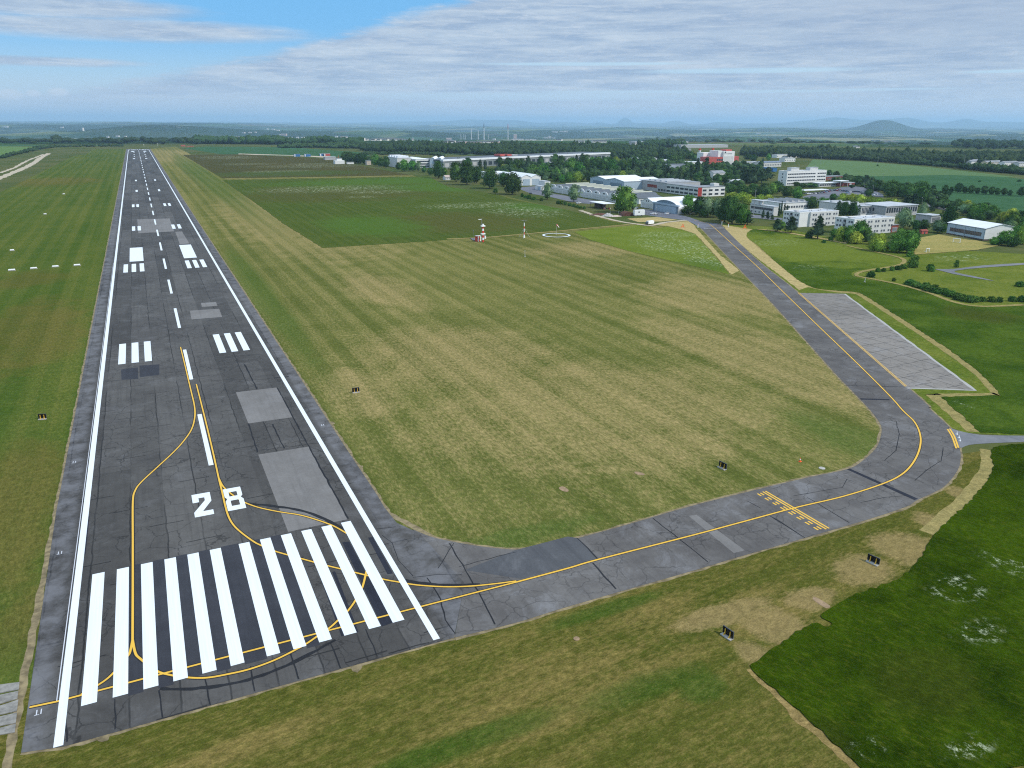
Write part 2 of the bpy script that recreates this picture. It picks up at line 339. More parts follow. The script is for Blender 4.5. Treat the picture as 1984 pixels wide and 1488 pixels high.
# ------------------------------------------------------------------ terrain
_waves = [(rng.uniform(2200, 7500), rng.uniform(0, 2*math.pi), rng.uniform(0, 2*math.pi)) for _ in range(14)]
def S(v): v = np.clip(v, 0, 1); return v*v*(3-2*v)
def az_px(px): return math.atan((px-W0/2)/FPX*1.0/math.cos(PITCH)) if False else math.radians(az_el(px, 240)[0])
MOUNTS = [(700, 90, 60), (800, 70, 120), (900, 60, 200), (985, 55, 260), (1090, 45, 150), (1165, 18, 120), (1210, 14, 330), (1250, 40, 130), (1310, 22, 230), (1390, 50, 120), (1480, 60, 130), (1560, 40, 200), (1620, 40, 300), (1700, 50, 290), (1760, 30, 260), (1830, 50, 180), (1871, 20, 150), (1940, 60, 160), (2050, 80, 160)]
def TH(x, y):
    x = np.asarray(x, float); y = np.asarray(y, float)
    ddx, ddy = x-CAM[0], y-CAM[1]; r = np.hypot(ddx, ddy); az = np.arctan2(ddx, ddy)
    z = -88*S((r-2750)/2900)
    n = np.zeros_like(r)
    for wl, ph, dr in _waves: n += np.sin((x*math.cos(dr)+y*math.sin(dr))*2*math.pi/wl+ph)
    n /= 14**.5
    z = z + n*26*S((r-4200)/3500)
    left = S((math.radians(18)-az)/math.radians(14))
    z = z + left*85*S((r-7000)/9000)
    # wooded river bluff across the left half
    bl = np.exp(-((r-8800)/900)**2)*S((math.radians(26)-az)/math.radians(8))*S((az+math.radians(4))/math.radians(6))
    z = z + 52*bl
    z = z + 40*np.exp(-((r-6000)/700)**2)*S((math.radians(3)-az)/math.radians(6))
    # the lone bell-shaped hill
    ra = az_px(1712); hx, hy = CAM[0]+17000*math.sin(ra), CAM[1]+17000*math.cos(ra)
    q = np.hypot(x-hx, y-hy)
    z = z + 168*np.exp(-(q/420)**2) + 34*np.exp(-(q/950)**2)
    z = z + 34*np.exp(-((r-15500)/1800)**2)*S((az-math.radians(28))/math.radians(6))
    ra = az_px(1850); hx, hy = CAM[0]+5600*math.sin(ra), CAM[1]+5600*math.cos(ra)
    z = z + 52*np.exp(-(((x-hx)*math.cos(ra)-(y-hy)*math.sin(ra))/620)**2-(((x-hx)*math.sin(ra)+(y-hy)*math.cos(ra))/500)**2)
    # distant mountains
    m_ = np.zeros_like(r)
    for px, wd, am in MOUNTS:
        ca = az_px(px); sw = math.radians(wd/FPX*57.3*.9)
        m_ = m_ + am*np.exp(-((az-ca)/sw)**2)
    z = z + m_*1.05*np.exp(-((r-43000)/4200)**2)
    return z
def GT(px, py):
    """where the sight line through a picture point meets the terrain"""
    d = ray(px, py); d = d/np.linalg.norm(d)
    r = np.geomspace(300, 52000, 4000); P = CAM[None]+d[None]*r[:, None]
    h = TH(P[:, 0], P[:, 1]); k = np.argmax(P[:, 2] < h)
    if P[k, 2] >= h[k]: k = len(r)-1
    return (float(P[k, 0]), float(P[k, 1]), float(h[k]))
rr = np.concatenate([np.linspace(0, 2600, 27), np.geomspace(2700, 54000, 190)])
aa = np.concatenate([np.linspace(math.radians(-14), math.radians(64), 420), np.linspace(math.radians(66), math.radians(344), 90)])
RR, AA = np.meshgrid(rr, aa, indexing='ij')
X = CAM[0]+RR*np.sin(AA); Y = CAM[1]+RR*np.cos(AA); Z = TH(X, Y)
nr, na = RR.shape
V = np.stack([X, Y, Z], -1).reshape(-1, 3)
I, J = np.meshgrid(np.arange(nr-1), np.arange(na), indexing='ij')
Fq = np.stack([I*na+J, I*na+(J+1) % na, (I+1)*na+(J+1) % na, (I+1)*na+J], -1).reshape(-1, 4)[:, ::-1]
def fast_mesh(name, V, F, mats, parent=None, smooth=False, mi=None):
    me = bpy.data.meshes.new(name); k = F.shape[1]
    me.vertices.add(len(V)); me.vertices.foreach_set('co', np.asarray(V, np.float32).ravel())
    me.loops.add(F.size); me.loops.foreach_set('vertex_index', F.astype(np.int32).ravel())
    me.polygons.add(len(F)); me.polygons.foreach_set('loop_start', np.arange(0, F.size, k, dtype=np.int32))
    me.polygons.foreach_set('loop_total', np.full(len(F), k, np.int32))
    for m_ in (mats if isinstance(mats, (list, tuple)) else [mats]): me.materials.append(m_)
    if mi is not None: me.polygons.foreach_set('material_index', mi)
    if smooth: me.polygons.foreach_set('use_smooth', np.ones(len(F), bool))
    me.update(calc_edges=True); me.validate()
    o = bpy.data.objects.new(name, me); COL.objects.link(o)
    if parent: o.parent = parent
    return o
def countryside():
    m_, tt, bs = mat('countryside', 1.0, 0.0)
    p = tt.pos(); x, y, z = tt.sep(p)
    flat = tt.comb(x, y, 0.0)
    rad = tt.n('VectorMath', {0: tt.comb(x, y, 0.0)}, operation='LENGTH', out=1)
    wv = tt.vm('ADD', flat, tt.n('VectorMath', {0: tt.noise(flat, .0012, 3, .6, 0, out=1), 'Scale': 500.0}, operation='SCALE'))
    vor = tt.n('TexVoronoi', {'Vector': wv, 'Scale': .0017, 'Randomness': .9}, out=1)
    ch, _, cb = tt.sep(vor)
    ramp = tt.n('ValToRGB', {0: ch}, out=None); cr = ramp.color_ramp; cr.interpolation = 'CONSTANT'
    cols = [(0, (40, 66, 36)), (.22, (72, 98, 54)), (.36, (40, 64, 36)), (.50, (98, 112, 68)), (.68, (58, 88, 48)), (.84, (132, 132, 92)), (.95, (98, 92, 76))]
    cr.elements[0].color = A(*cols[0][1], .75)
    cr.elements[1].position = cols[1][0]; cr.elements[1].color = A(*cols[1][1], .75)
    for q, c in cols[2:]:
        e = cr.elements.new(q); e.color = A(*c, .75)
    far = ramp.outputs[0]
    wood = tt.ss(tt.noise(flat, .00055, 6, .62, .3), 0.50, .56)
    wt = tt.noise(flat, .02, 5, .75)
    wc = tt.mix(tt.ss(wt, .35, .65), A(18, 34, 20), A(40, 62, 34))
    far = tt.mix(tt.m('MULTIPLY', wood, .95), far, wc)
    # steep bluffs are wooded
    nz = tt.n('SeparateXYZ', {0: tt.n('NewGeometry', out=1)}, out=2)
    far = tt.mix(tt.m('MULTIPLY', tt.ss(nz, .9988, .996), .8), far, wc)
    # villages: pale specks
    vl = tt.m('MULTIPLY', tt.ss(tt.noise(flat, .0009, 3, .5), .56, .64), tt.ss(tt.noise(flat, .013, 6, .8), .58, .64))
    far = tt.mix(tt.m('MULTIPLY', vl, .8), far, A(190, 180, 172))
    nn_ = tt.noise(flat, .01, 5, .6, .4); mm = tt.noise(flat, .12, 6, .7); ff = tt.noise(flat, .8, 5, .75)
    near = tt.mix(tt.ss(nn_, .38, .62), A(72, 88, 44, .8), A(94, 98, 58, .8))
    near = tt.mix(tt.m('MULTIPLY', tt.ss(mm, .45, .7), .5), near, A(112, 108, 74, .8))
    g = tt.m('ADD', .7, tt.m('MULTIPLY', ff, .6))
    near = tt.mix(1.0, near, tt.n('CombineColor', {0: g, 1: g, 2: g}), 'MULTIPLY')
    tt.put(bs.inputs['Base Color'], tt.mix(tt.ss(rad, 2350, 2650), near, far))
    return m_
tag(fast_mesh('terrain', V, Fq, countryside(), smooth=True), kind='structure')

# ------------------------------------------------------------------ polygons on the ground
def catmull(pts, n=8, closed=False):
    P = [np.array(p, float) for p in pts]; out = []
    m_ = len(P); rng_ = range(m_ if closed else m_-1)
    for i in rng_:
        g = (lambda k: P[k % m_]) if closed else (lambda k: P[max(0, min(m_-1, k))])
        p0, p1, p2, p3 = g(i-1), g(i), g(i+1), g(i+2)
        for k in range(n):
            s = k/n
            out.append(.5*((2*p1)+(-p0+p2)*s+(2*p0-5*p1+4*p2-p3)*s*s+(-p0+3*p1-3*p2+p3)*s**3))
    if not closed: out.append(P[-1])
    return out
def gp(pts): return [G2(*p) for p in pts]
def ragged(poly, step=2.5, amp=.35):
    out = []; n = len(poly)
    for i in range(n):
        a, b = np.array(poly[i][:2]), np.array(poly[(i+1) % n][:2]); L_ = np.linalg.norm(b-a); k = max(1, min(60, int(L_/step)))
        nrm = np.array([-(b-a)[1], (b-a)[0]])/max(L_, 1e-6)
        for j in range(k):
            q = a+(b-a)*j/k + (nrm*random.uniform(-amp, amp) if j else 0)
            out.append((float(q[0]), float(q[1])))
    return out
def tri_flat(name, poly, z, m_, thick=0.0, parent=None):
    """concave sheet (or low slab) from an outline, triangulated"""
    bm = bmesh.new(); vs = [bm.verts.new((p[0], p[1], z+thick)) for p in poly]
    f = bm.faces.new(vs)
    if f.normal.z == 0: f.normal_update()
    if f.normal.z < 0: f.normal_flip()
    f.normal_update()
    if thick:
        n = len(vs); lo = [bm.verts.new((p[0], p[1], z)) for p in poly]
        for i in range(n): bm.faces.new((vs[i], vs[(i+1) % n], lo[(i+1) % n], lo[i]))
    bmesh.ops.triangulate(bm, faces=[f])
    bmesh.ops.recalc_face_normals(bm, faces=bm.faces) if thick else None
    for q in bm.faces:
        q.normal_update()
        if not thick and q.normal.z < 0: q.normal_flip()
    me = bpy.data.meshes.new(name); bm.to_mesh(me); bm.free(); me.materials.append(m_)
    o = bpy.data.objects.new(name, me); COL.objects.link(o)
    if parent: o.parent = parent
    return o
def ground(name, poly, z, m_, thick=0.0, rag=0.0, step=2.5):
    if rag: poly = ragged(poly, step, rag)
    return tag(tri_flat(name, poly, z, m_, thick), kind='structure')
def ribbon_mb(pts, w, z, mb=None, jitter=0.0):
    mb = mb or MB(); P = [np.array(p[:2], float) for p in pts]; vs = []
    for i, p in enumerate(P):
        d = P[min(i+1, len(P)-1)]-P[max(i-1, 0)]; d /= max(np.linalg.norm(d), 1e-9); nrm = np.array([-d[1], d[0]])
        a, b = w/2+random.uniform(-jitter, jitter), w/2+random.uniform(-jitter, jitter)
        vs += [(*(p+nrm*a), z), (*(p-nrm*b), z)]
    mb.add(vs, [(2*i, 2*i+1, 2*i+3, 2*i+2) for i in range(len(P)-1)])
    return mb
def ribbon(name, pts, w, z, m_, parent=None, jitter=0.0): return ribbon_mb(pts, w, z, None, jitter).build(name, m_, parent)
def resample(pts, step):
    P = [np.array(p[:2], float) for p in pts]; out = [P[0]]
    for a, b in zip(P, P[1:]):
        L_ = np.linalg.norm(b-a); k = max(1, int(L_/step))
        out += [a+(b-a)*j/k for j in range(1, k+1)]
    return out
def gb(lst):      # patches given in the photograph, as ground ellipses
    out = []
    for px, py, rx, ry in lst:
        c = G(px, py); s_ = pm(c); out.append((float(c[0]), float(c[1]), rx/s_, ry/s_*float(np.hypot(*(c-CAM)[:2]))/CAM[2]*.95))
    return out

Z_LAWN, Z_STRIP, Z_ASPH = .02, .035, .05
LAWN = grass('mown_grass', (88, 102, 50), (118, 126, 72), (168, 156, 114), (1, 0), 9.0, .42, .12,
             dry=gb([(1150, 790, 330, 110), (880, 690, 180, 70), (1500, 700, 130, 120), (1400, 575, 150, 40), (1180, 480, 160, 14), (560, 420, 120, 60), (340, 300, 80, 12), (740, 560, 60, 40), (700, 760, 60, 60)]),
             lush=((70, 104, 44), gb([(1650, 850, 60, 60), (1000, 1040, 200, 20), (380, 330, 20, 50), (500, 560, 24, 110)]), .5))
LEFT = grass('left_mown_grass', (66, 92, 38), (90, 106, 50), (116, 118, 66), (1, 0), 9.0, .48, .0, brown=((98, 92, 52), gb([(60, 640, 90, 70), (30, 980, 90, 160), (60, 1200, 60, 80), (100, 352, 80, 8), (60, 540, 60, 15)]), .45), dry=gb([(90, 640, 60, 60), (20, 1000, 90, 130), (100, 350, 70, 6), (80, 1180, 50, 60)]), gk=1.12)
FRONT = grass('front_mown_grass', (80, 92, 38), (96, 102, 48), (136, 126, 78), (-.12, 1), 5.5, .45, .18,
              dry=gb([(1290, 1190, 120, 40), (1480, 1180, 110, 50), (1100, 1330, 260, 80), (500, 1440, 150, 30)]), bare=((150, 138, 98), gb([(1672, 1104, 70, 30), (1755, 1062, 70, 34), (1820, 1015, 34, 26), (1870, 960, 26, 24), (1506, 1212, 62, 48), (1464, 1268, 34, 36), (1400, 1190, 110, 22), (1570, 1160, 60, 22)]), .8), lush=((54, 92, 30), gb([(900, 1440, 200, 30), (1250, 1330, 130, 30), (1180, 1180, 120, 14), (1360, 1330, 50, 30)]), .6), gk=0.98)
RIGHTG = grass('right_grass', (84, 106, 40), (108, 122, 54), (150, 148, 96), (.2, 1), 20.0, .25, .06, flowers=(.5, gb([(1500, 470, 60, 8), (1570, 515, 60, 5), (1860, 500, 60, 5)])), gk=1.15)
DARKM = grass('tall_dark_grass', (34, 56, 8), (60, 86, 14), (104, 106, 44), (1, .4), 4.0, .16, .12, flowers=(.6, gb([(1900, 1225, 60, 22), (1680, 1450, 40, 20), (1880, 1450, 60, 20), (1860, 1140, 60, 20), (1960, 1100, 30, 30)])), brown=((60, 66, 28), gb([(1800, 1320, 120, 60), (1600, 1440, 60, 60)]), .35), gk=1.0)
DARKM2 = grass('tall_dark_grass_by_apron', (50, 78, 24), (76, 102, 36), (108, 110, 56), (.3, 1), 8.0, .14, .08, flowers=(.5, gb([(1875, 785, 16, 8), (1570, 518, 40, 4), (1500, 470, 60, 6)])), lush=((108, 126, 52), gb([(1560, 480, 150, 34)]), .85), brown=((66, 70, 32), gb([(1900, 610, 60, 15)]), .5), gk=1.1)
MEADA = grass('meadow_grass', (66, 88, 38), (82, 100, 46), (104, 108, 66), (1, 0), 6.5, .41, .0, flowers=(.95, gb([(640, 366, 130, 6), (1020, 410, 70, 10), (740, 372, 60, 3), (700, 382, 30, 2), (920, 398, 100, 5)])),
              brown=((88, 82, 54), gb([(650, 378, 170, 12), (880, 430, 150, 20), (560, 372, 60, 10)]), .40), lush=((76, 110, 46), gb([(800, 350, 250, 6), (720, 436, 90, 20), (1050, 400, 80, 8), (880, 362, 120, 8)]), .75), gk=1.1)
MEADB = grass('dry_meadow_grass', (70, 76, 46), (82, 82, 52), (102, 98, 72), (1, 0), 12.0, .25, .05, flowers=(.85, gb([(440, 305, 50, 3), (480, 318, 50, 2), (610, 318, 50, 2), (540, 332, 60, 2), (600, 322, 90, 3)])), lush=((70, 96, 50), gb([(560, 336, 150, 5)]), .6), gk=1.1)
MEADC = grass('flowering_meadow', (94, 116, 44), (108, 126, 54), (140, 140, 92), (1, 0), 14.0, .15, .03, flowers=(1.0, gb([(1320, 478, 70, 18), (1290, 455, 60, 6), (1380, 505, 40, 12)])), lush=((66, 96, 40), gb([(1380, 515, 50, 14)]), .6), gk=1.18)
HAY = grass('dry_hay_ground', (164, 156, 114), (180, 170, 124), (200, 188, 142), (1, .3), 5.0, .5, .35, gk=1.0)
PALE = grass('pale_cut_strip', (146, 144, 98), (160, 154, 106), (178, 168, 118), (1, .5), 5.0, .4, .25, gk=0.92)
STRAW = grass('straw_patch', (132, 122, 80), (146, 132, 90), (166, 150, 106), (.3, 1), 4.0, .4, .3)
SOIL = simple('edge_soil', (132, 118, 88), .95, .4, .8)
DIRT = simple('bare_dirt', (150, 126, 98), .95, .25, 1.2)
SAND = simple('sandy_path', (184, 170, 146), .95, .2, .5)

# runway axis: x = left/right of the runway, y = along it
RXL, RXR, RY0, RY1 = -18.5, 33.4, -3.0, 2032.0
cl_in = [(800,1026),(838,1041),(884,1051),(940,1060),(1000,1065),(1050,1059),(1100,1048),(1200,1021),(1340,980.5),(1469.8,948),(1567,925),(1642,909),(1671,893),(1697,868.5),(1706.8,844),(1706.8,824.7),(1694,805),(1677.6,785.7),(1643.5,750),(1612.7,717.6),(1502,594),(1431,519.6),(1359.5,443.3)]
cl_out = [(1395,433.6),(1463,500),(1547.7,568),(1762,753),(1801,792),(1836.6,824.7),(1851,847),(1859.4,868.5),(1861,892.8),(1852.9,915.5),(1827,944.8),(1778,969),(1752,983.7),(1651.6,1016),(1437,1078),(1340,1107),(1100,1176),(1000,1207),(880.8,1235.8)]
inner = catmull(gp(cl_in), 6); outer = catmull(gp(cl_out), 6)
# lawns
lawn = [(RXR-1, 2040)] + [G2(340, 284), G2(366, 297), G2(430, 344), G2(660, 340), G2(800, 340), G2(870, 362), G2(960, 376), G2(1100, 408), G2(1200, 430), G2(1290, 436), G2(1352, 436)] + [tuple(p) for p in inner[::-1]] + [(RXR-1, 30)]
ground('mown_lawn', lawn, Z_LAWN, LAWN)
ground('left_lawn', [(RXL+1, 2040), (-90, 2040), (-90, 1720), (-100, 1700), G2(141, 303), G2(0, 373), (-240, 200), (-240, -120), (RXL-2, -120), (RXL+1, RY0)], Z_LAWN, LEFT)
ground('front_lawn', [(RXL-2, -120), (400, -120), (240, 18), G2(1984, 862), G2(1861, 880)] + [tuple(p) for p in outer[::-1] if p[1] < 24][::-1] + [(RXR, 12), (RXL-2, 12)], Z_LAWN+.006, FRONT)
rl = [G2(1400, 432), G2(1440, 436), G2(1500, 440), G2(1620, 462), G2(1760, 480), G2(1984, 492), (420, 120), (300, 20), G2(1984, 846), G2(1866, 838), G2(1838, 826)] + [tuple(p) for p in outer[:30]][::-1]
ground('right_lawn', rl, Z_LAWN, RIGHTG)
# meadows: taller grass, so low slabs
ground('dark_meadow', catmull(gp([(1664,1486),(1536.7,1369.8),(1456.5,1298.5),(1470,1280.7),(1501,1254),(1572,1209.4),(1599,1216),(1612,1209),(1590,1195),(1612,1178),(1652.5,1156),(1750.5,1115.8),(1788,1071),(1810.7,1035.6),(1859.4,990),(1892,957.7),(1917.8,925.3),(1924.3,899),(1924,868),(1984,860)]), 4)+[(260, 12), (330, -120), G2(1700, 1520)], Z_LAWN+.01, DARKM, .13, .30, .7)
ground('apron_meadow', catmull(gp([(1927,766),(1934,760),(1859,691.6),(1684,578),(1658,566.6),(1622.4,563.4),(1586.7,560),(1567,553.7),(1541,539),(1502,506.6),(1469.8,477.4),(1447,458),(1458.5,445),(1502,449.8),(1567,461),(1622,475.8),(1680.8,488.7),(1719.8,498.5),(1729.5,506.6),(1719.8,514.7),(1681,521),(1655,526),(1650,532.6),(1664.6,539),(1729.5,550),(1794.4,568),(1843,584.5),(1892,592.5),(1984,589)]), 4)+[(310, 24), G2(1984, 842), G2(1899, 838), G2(1824, 769.5)], Z_LAWN+.01, DARKM2, .08, .3, 1.2)
ground('middle_meadow', gp([(624.9,480.4),(550,434),(491.3,391),(430.8,349.3),(830,342),(868,362),(960,376),(1000,388),(1100,407),(1190,430),(1219,434),(1060,449),(943,459),(830,467.8)]), Z_LAWN+.01, MEADA, .10, .4, 3)
ground('far_meadow', gp([(354,300),(430.8,345.5),(797,339.5),(665,315),(640,308),(471,299)]), Z_LAWN+.01, MEADB, .10, .5, 8)
ground('flowering_meadow', gp([(1112,449.5),(1234,436.2),(1276,442),(1294,439.5),(1323,446),(1347,454),(1358,467),(1387,499),(1413,532),(1340,515),(1220,487),(1142,464.5)]), Z_LAWN+.01, MEADC, .08, .35, 2)
# pale cut strips and hay
apr_o = catmull(gp([(1447,456),(1475,481),(1505,508),(1543,540),(1570,555),(1622,565),(1656,568),(1684,580),(1859,694),(1930,757),(1922,766),(1824,767),(1808,764)]), 5)
ribbon('pale_strip', resample(apr_o, 3), 3.6, Z_STRIP+0.0012, PALE, None, .2)['kind'] = 'structure'
ribbon('pale_strip', resample(gp([(1811, 766), (1850, 800), (1893, 837)]), 2), 4.0, Z_STRIP+0.0024, PALE, None, .2)['kind'] = 'structure'
ribbon('pale_strip', resample(catmull(gp([(1916,872),(1917,895),(1909,925),(1884,957),(1850,990),(1800,1034)]), 5), 2), 3.2, Z_STRIP+0.0036, PALE, None, .2)['kind'] = 'structure'
ribbon('pale_strip', resample(catmull(gp([(1458,1295),(1530,1372),(1600,1436),(1670,1500)]), 5), 1.5), 1.3, Z_STRIP+0.0048, STRAW, None, .3)['kind'] = 'structure'
ribbon('pale_strip', resample(catmull(gp([(1640,476),(1690,487),(1738,498),(1752,506),(1738,515),(1690,523),(1665,528),(1661,535),(1690,541),(1740,551),(1800,568),(1850,586),(1900,594),(1984,591)]), 5), 4), 2.0, .16, PALE, None, .2)['kind'] = 'structure'
ground('hay_ground', gp([(1276,436.5),(1282,432),(1300,429.5),(1334,428.7),(1345,436),(1352,446),(1395,494),(1432,524),(1416,532),(1390,499),(1360,466),(1347,453),(1323,445),(1294,438)]), Z_STRIP+0.0060, HAY, 0, .3)
ground('hay_ground', gp([(1215,423.5),(1273,420.6),(1313,426),(1282.6,429),(1237,430.5)]), Z_STRIP+0.0072, HAY, 0, .3)
ground('hay_ground', gp([(1400,436),(1458,444.5),(1446,458),(1480,489.7),(1544,541),(1568,556),(1548,562),(1463,497),(1420,460)]), Z_STRIP+0.0084, HAY, 0, .3)
ground('hay_ground', gp([(1640,473),(1567,459),(1500,448),(1460,444),(1500,446),(1567,457),(1640,470)]), .17, HAY, 0, .2)
ground('sports_field', gp([(1778,462),(1832,452),(1905,469),(1938,476),(1890,485),(1770,494),(1775,475)]), .18, HAY if False else grass('sports_turf', (140, 146, 88), (156, 156, 98), (192, 174, 124), (.5, 1), 6, .4, .3), 0, .4)
ribbon('footpath', resample(gp([(866,463.5),(943,460.3),(1060,450),(1219,435.2)]), 5), 3.0, .155, PALE, None, .2)['kind'] = 'structure'
ribbon('footpath', resample(gp([(436,346.8),(640,344),(800,340.5)]), 8), 6.0, .15, PALE, None, .2)['kind'] = 'structure'
ribbon('dirt_track', resample(catmull(gp([(-20,352),(0,345),(58,320),(80,305),(95,297)]), 6), 8), 9.0, .03, SAND, None, 1.2)['kind'] = 'structure'
ribbon('dirt_track', resample(catmull(gp([(0,335),(30,324),(52,312),(84,299)]), 6), 8), 5.0, .03, SAND, None, 1.2)['kind'] = 'structure'
ribbon('sandy_path', resample(catmull(gp([(1125,408),(1155,418),(1200,429),(1235,434.5),(1262,437),(1290,431),(1330,427)]), 6), 3), 3.6, .158, SAND, None, .4)['kind'] = 'structure'

# far farmland and fields beyond the buildings
CROP = grass('green_crop', (54, 92, 66), (66, 104, 74), (84, 116, 84), (.5, 1), 60.0, .30, .03, fine=.4, gk=1.15)
CROP2 = grass('pale_crop', (84, 116, 82), (94, 124, 86), (112, 136, 98), (.5, 1), 60.0, .35, .1, fine=.4, gk=1.15)
LCROP = grass('light_field', (86, 120, 70), (98, 130, 78), (120, 142, 92), (.2, 1), 60.0, .3, .05, fine=.4, gk=1.15)
ground('crop_field', gp([(1560,332),(1590,312),(1700,317),(1984,347),(1984,420),(1940,412),(1880,396),(1790,392),(1700,362),(1640,350)]), .03, CROP)
ground('crop_field', gp([(1560,327),(1575,309),(1667,313),(1745,319),(1800,324),(1984,344.5),(1840,339),(1700,341.5),(1640,341)]), .06, CROP2)
ground('crop_field', gp([(430,299),(700,306),(727,297.5),(560,285),(400,284),(352,287)]), .03, CROP)
ground('crop_field', gp([(760,297),(920,300.5),(920,297.5),(740,294)]), .03, CROP2)
ground('light_field', gp([(0,306),(40,296),(78,285),(0,283.5),(-300,285),(-300,306)]), .03, LCROP)
ground('crop_field', gp([(78,283.5),(230,283),(230,281.5),(-200,281),(-200,283)]), .03, CROP)
ground('bare_field', gp([(462,297.5),(560,300.5),(650,303.5),(648,306.5),(560,301.5),(462,299.5)]), .07, SAND)

# ------------------------------------------------------------------ pavements
ribbon('soil_edge', resample([(RXL, 2032), (RXL, -3.0)], 1.6), .9, .03, SOIL, None, .15)['kind'] = 'structure'
ribbon('soil_edge', resample([tuple(p) for p in outer[::-1]][:1]+[G2(823,1252), G2(657,1298), G2(400,1370), G2(123,1449), G2(41,1459)], .9), .7, .03, SOIL, None, .15)['kind'] = 'structure'
ribbon('soil_edge', resample([(RXR, 2032), (RXR, 36.0)]+[tuple(p) for p in inner[6:]], 1.4), 1.0, .03, SOIL, None, .18)['kind'] = 'structure'
ribbon('soil_edge', resample([tuple(p) for p in outer], 1.4), .9, .03, SOIL, None, .18)['kind'] = 'structure'
rp = [(RXL, RY1), (RXL, 60), G2(41, 1459), G2(123, 1447.5), G2(400, 1370), G2(657, 1297.8), G2(823, 1252), G2(880, 1236)]
rw = tag(tri_flat('runway', rp + [G2(900, 1130), G2(812, 1033)] + gp([(769,1013.5),(744.8,983.3),(730,958)]) + [(RXR, 60), (RXR, RY1)], Z_ASPH, RM), kind='structure')
tw = tag(tri_flat('taxiway', [tuple(p) for p in inner]+[tuple(p) for p in outer]+[G2(900, 1130)], Z_ASPH-.003, TM), kind='structure')
# the fillet between runway and taxiway, already part of the outline above
ap = ground('apron', gp([(1547.7,567.6),(1635.4,569.2),(1888.6,756.5),(1755,751.5)]), Z_ASPH, AM)
ground('branch_road', catmull(gp([(1841.5,830),(1866,837),(1898,842.5),(1940,844),(2010,844.5)]), 3)+[tuple(p) for p in catmull(gp([(2010,855.5),(1924,858.7),(1879,862),(1859.4,867.5),(1850,846)]), 3)], Z_ASPH-.005, RD)
ribbon('edge_of_apron', resample(gp([(1636,569.5),(1889,756.5),(1757,752)]), 3), .8, Z_ASPH+.006, paint('pale_curb', (170, 166, 160), .4), None, .15)['kind'] = 'structure'
ground('hangar_yard', gp([(1238,405),(1266,406.5),(1312,415),(1336,421),(1362,430),(1396,434),(1359.5,444),(1345,434),(1330,427),(1313,425),(1273,420),(1240,415)]), Z_ASPH-.01, YARD)
ground('hangar_yard', [G2(*z5(*p)) for p in [(545,600),(560,575),(720,565),(850,620),(930,650),(1500,745),(1490,760),(1370,775),(1250,765),(1130,745),(900,690),(680,655)]], Z_ASPH-.01, YARD)
ground('car_park', [G2(*z7(*p)) for p in [(760,470),(900,430),(1020,415),(1260,350),(1440,335),(1620,365),(1790,440),(1800,480),(1400,440),(1250,460),(1120,530),(800,540)]], .04, YARD)
ground('road', [G2(*z8(*p)) for p in [(730,555),(800,560),(985,610),(985,650),(860,620),(740,600)]], .04, RD)
ground('road', [G2(*z7(*p)) for p in [(80,700),(235,710),(400,735),(500,745),(500,765),(390,770),(230,750),(100,740)]], .04, YARD)
ground('service_path', catmull([G2(*r1(*p)) for p in [(1450,437),(1540,437),(1600,432),(1740,415),(1990,400),(1990,410),(1740,428),(1600,442),(1570,455),(1680,478),(1810,508),(1680,488),(1560,465)]], 2), .14, RD)

# ---- paint on the runway and taxiway (parts of them)
ZW = Z_ASPH+.012
def rect_part(name, x0, y0, x1, y1, m_=None, z=ZW, parent=rw):
    return MB().flat([(x0, y0), (x1, y0), (x1, y1), (x0, y1)], z).build(name, m_ or WP, parent)
for k in range(12):
    xs = -12.0+3.28*k if k < 6 else 8.73+3.28*(k-6)
    rect_part('threshold_stripe', xs, 6, xs+1.63, 36)
rect_part('edge_line', -14.35, G(113, 1447)[1], -13.4, 2000); rect_part('edge_line', 28.85, G(844, 1240)[1], 29.75, 2000)
for x0, x1 in ((-14.66, -14.55),):
    rect_part('worn_edge_line', x0, 8, x1, 330, WPOLD, ZW-.002)
for k in range(33):
    rect_part('centre_line_dash', 6.95, 69.4+58.25*k, 7.85, 99.9+58.25*k)
for y0 in (150, 300):
    for xs in (-10.12, -6.75, -3.38, 16.42, 19.75, 23.06): rect_part('touchdown_stripe', xs, y0, xs+1.85, y0+22.5)
for y0 in (450, 600):
    for xs in (-6.6, -3.38, 16.42, 19.9): rect_part('touchdown_stripe', xs, y0, xs+1.85, y0+22.5)
for y0 in (750, 900):
    for xs in (-3.38, 16.42): rect_part('touchdown_stripe', xs, y0, xs+1.85, y0+22.5)
for x0, x1 in ((-7.65, -1.53), (16.57, 22.47)): rect_part('aiming_point_mark', x0, 329.8, x1, 376.3)
for py in (307.3, 302.9, 299.6, 295.8, 289.8):
    yy = float(G(262, py)[1])
    for xs in (-3.38, 16.42): rect_part('touchdown_stripe', xs-(1.5 if py > 305 else 0), yy-11, xs+2.0, yy+11)
yy = float(G(262, 293.2)[1])
for x0, x1 in ((-7.65, -1.53), (16.57, 22.47)): rect_part('aiming_point_mark', x0, yy-22, x1, yy+22)
for k in range(12):
    xs = -12.0+3.28*k if k < 6 else 8.73+3.28*(k-6)
    rect_part('threshold_stripe', xs, 1966, xs+1.63, 1996)
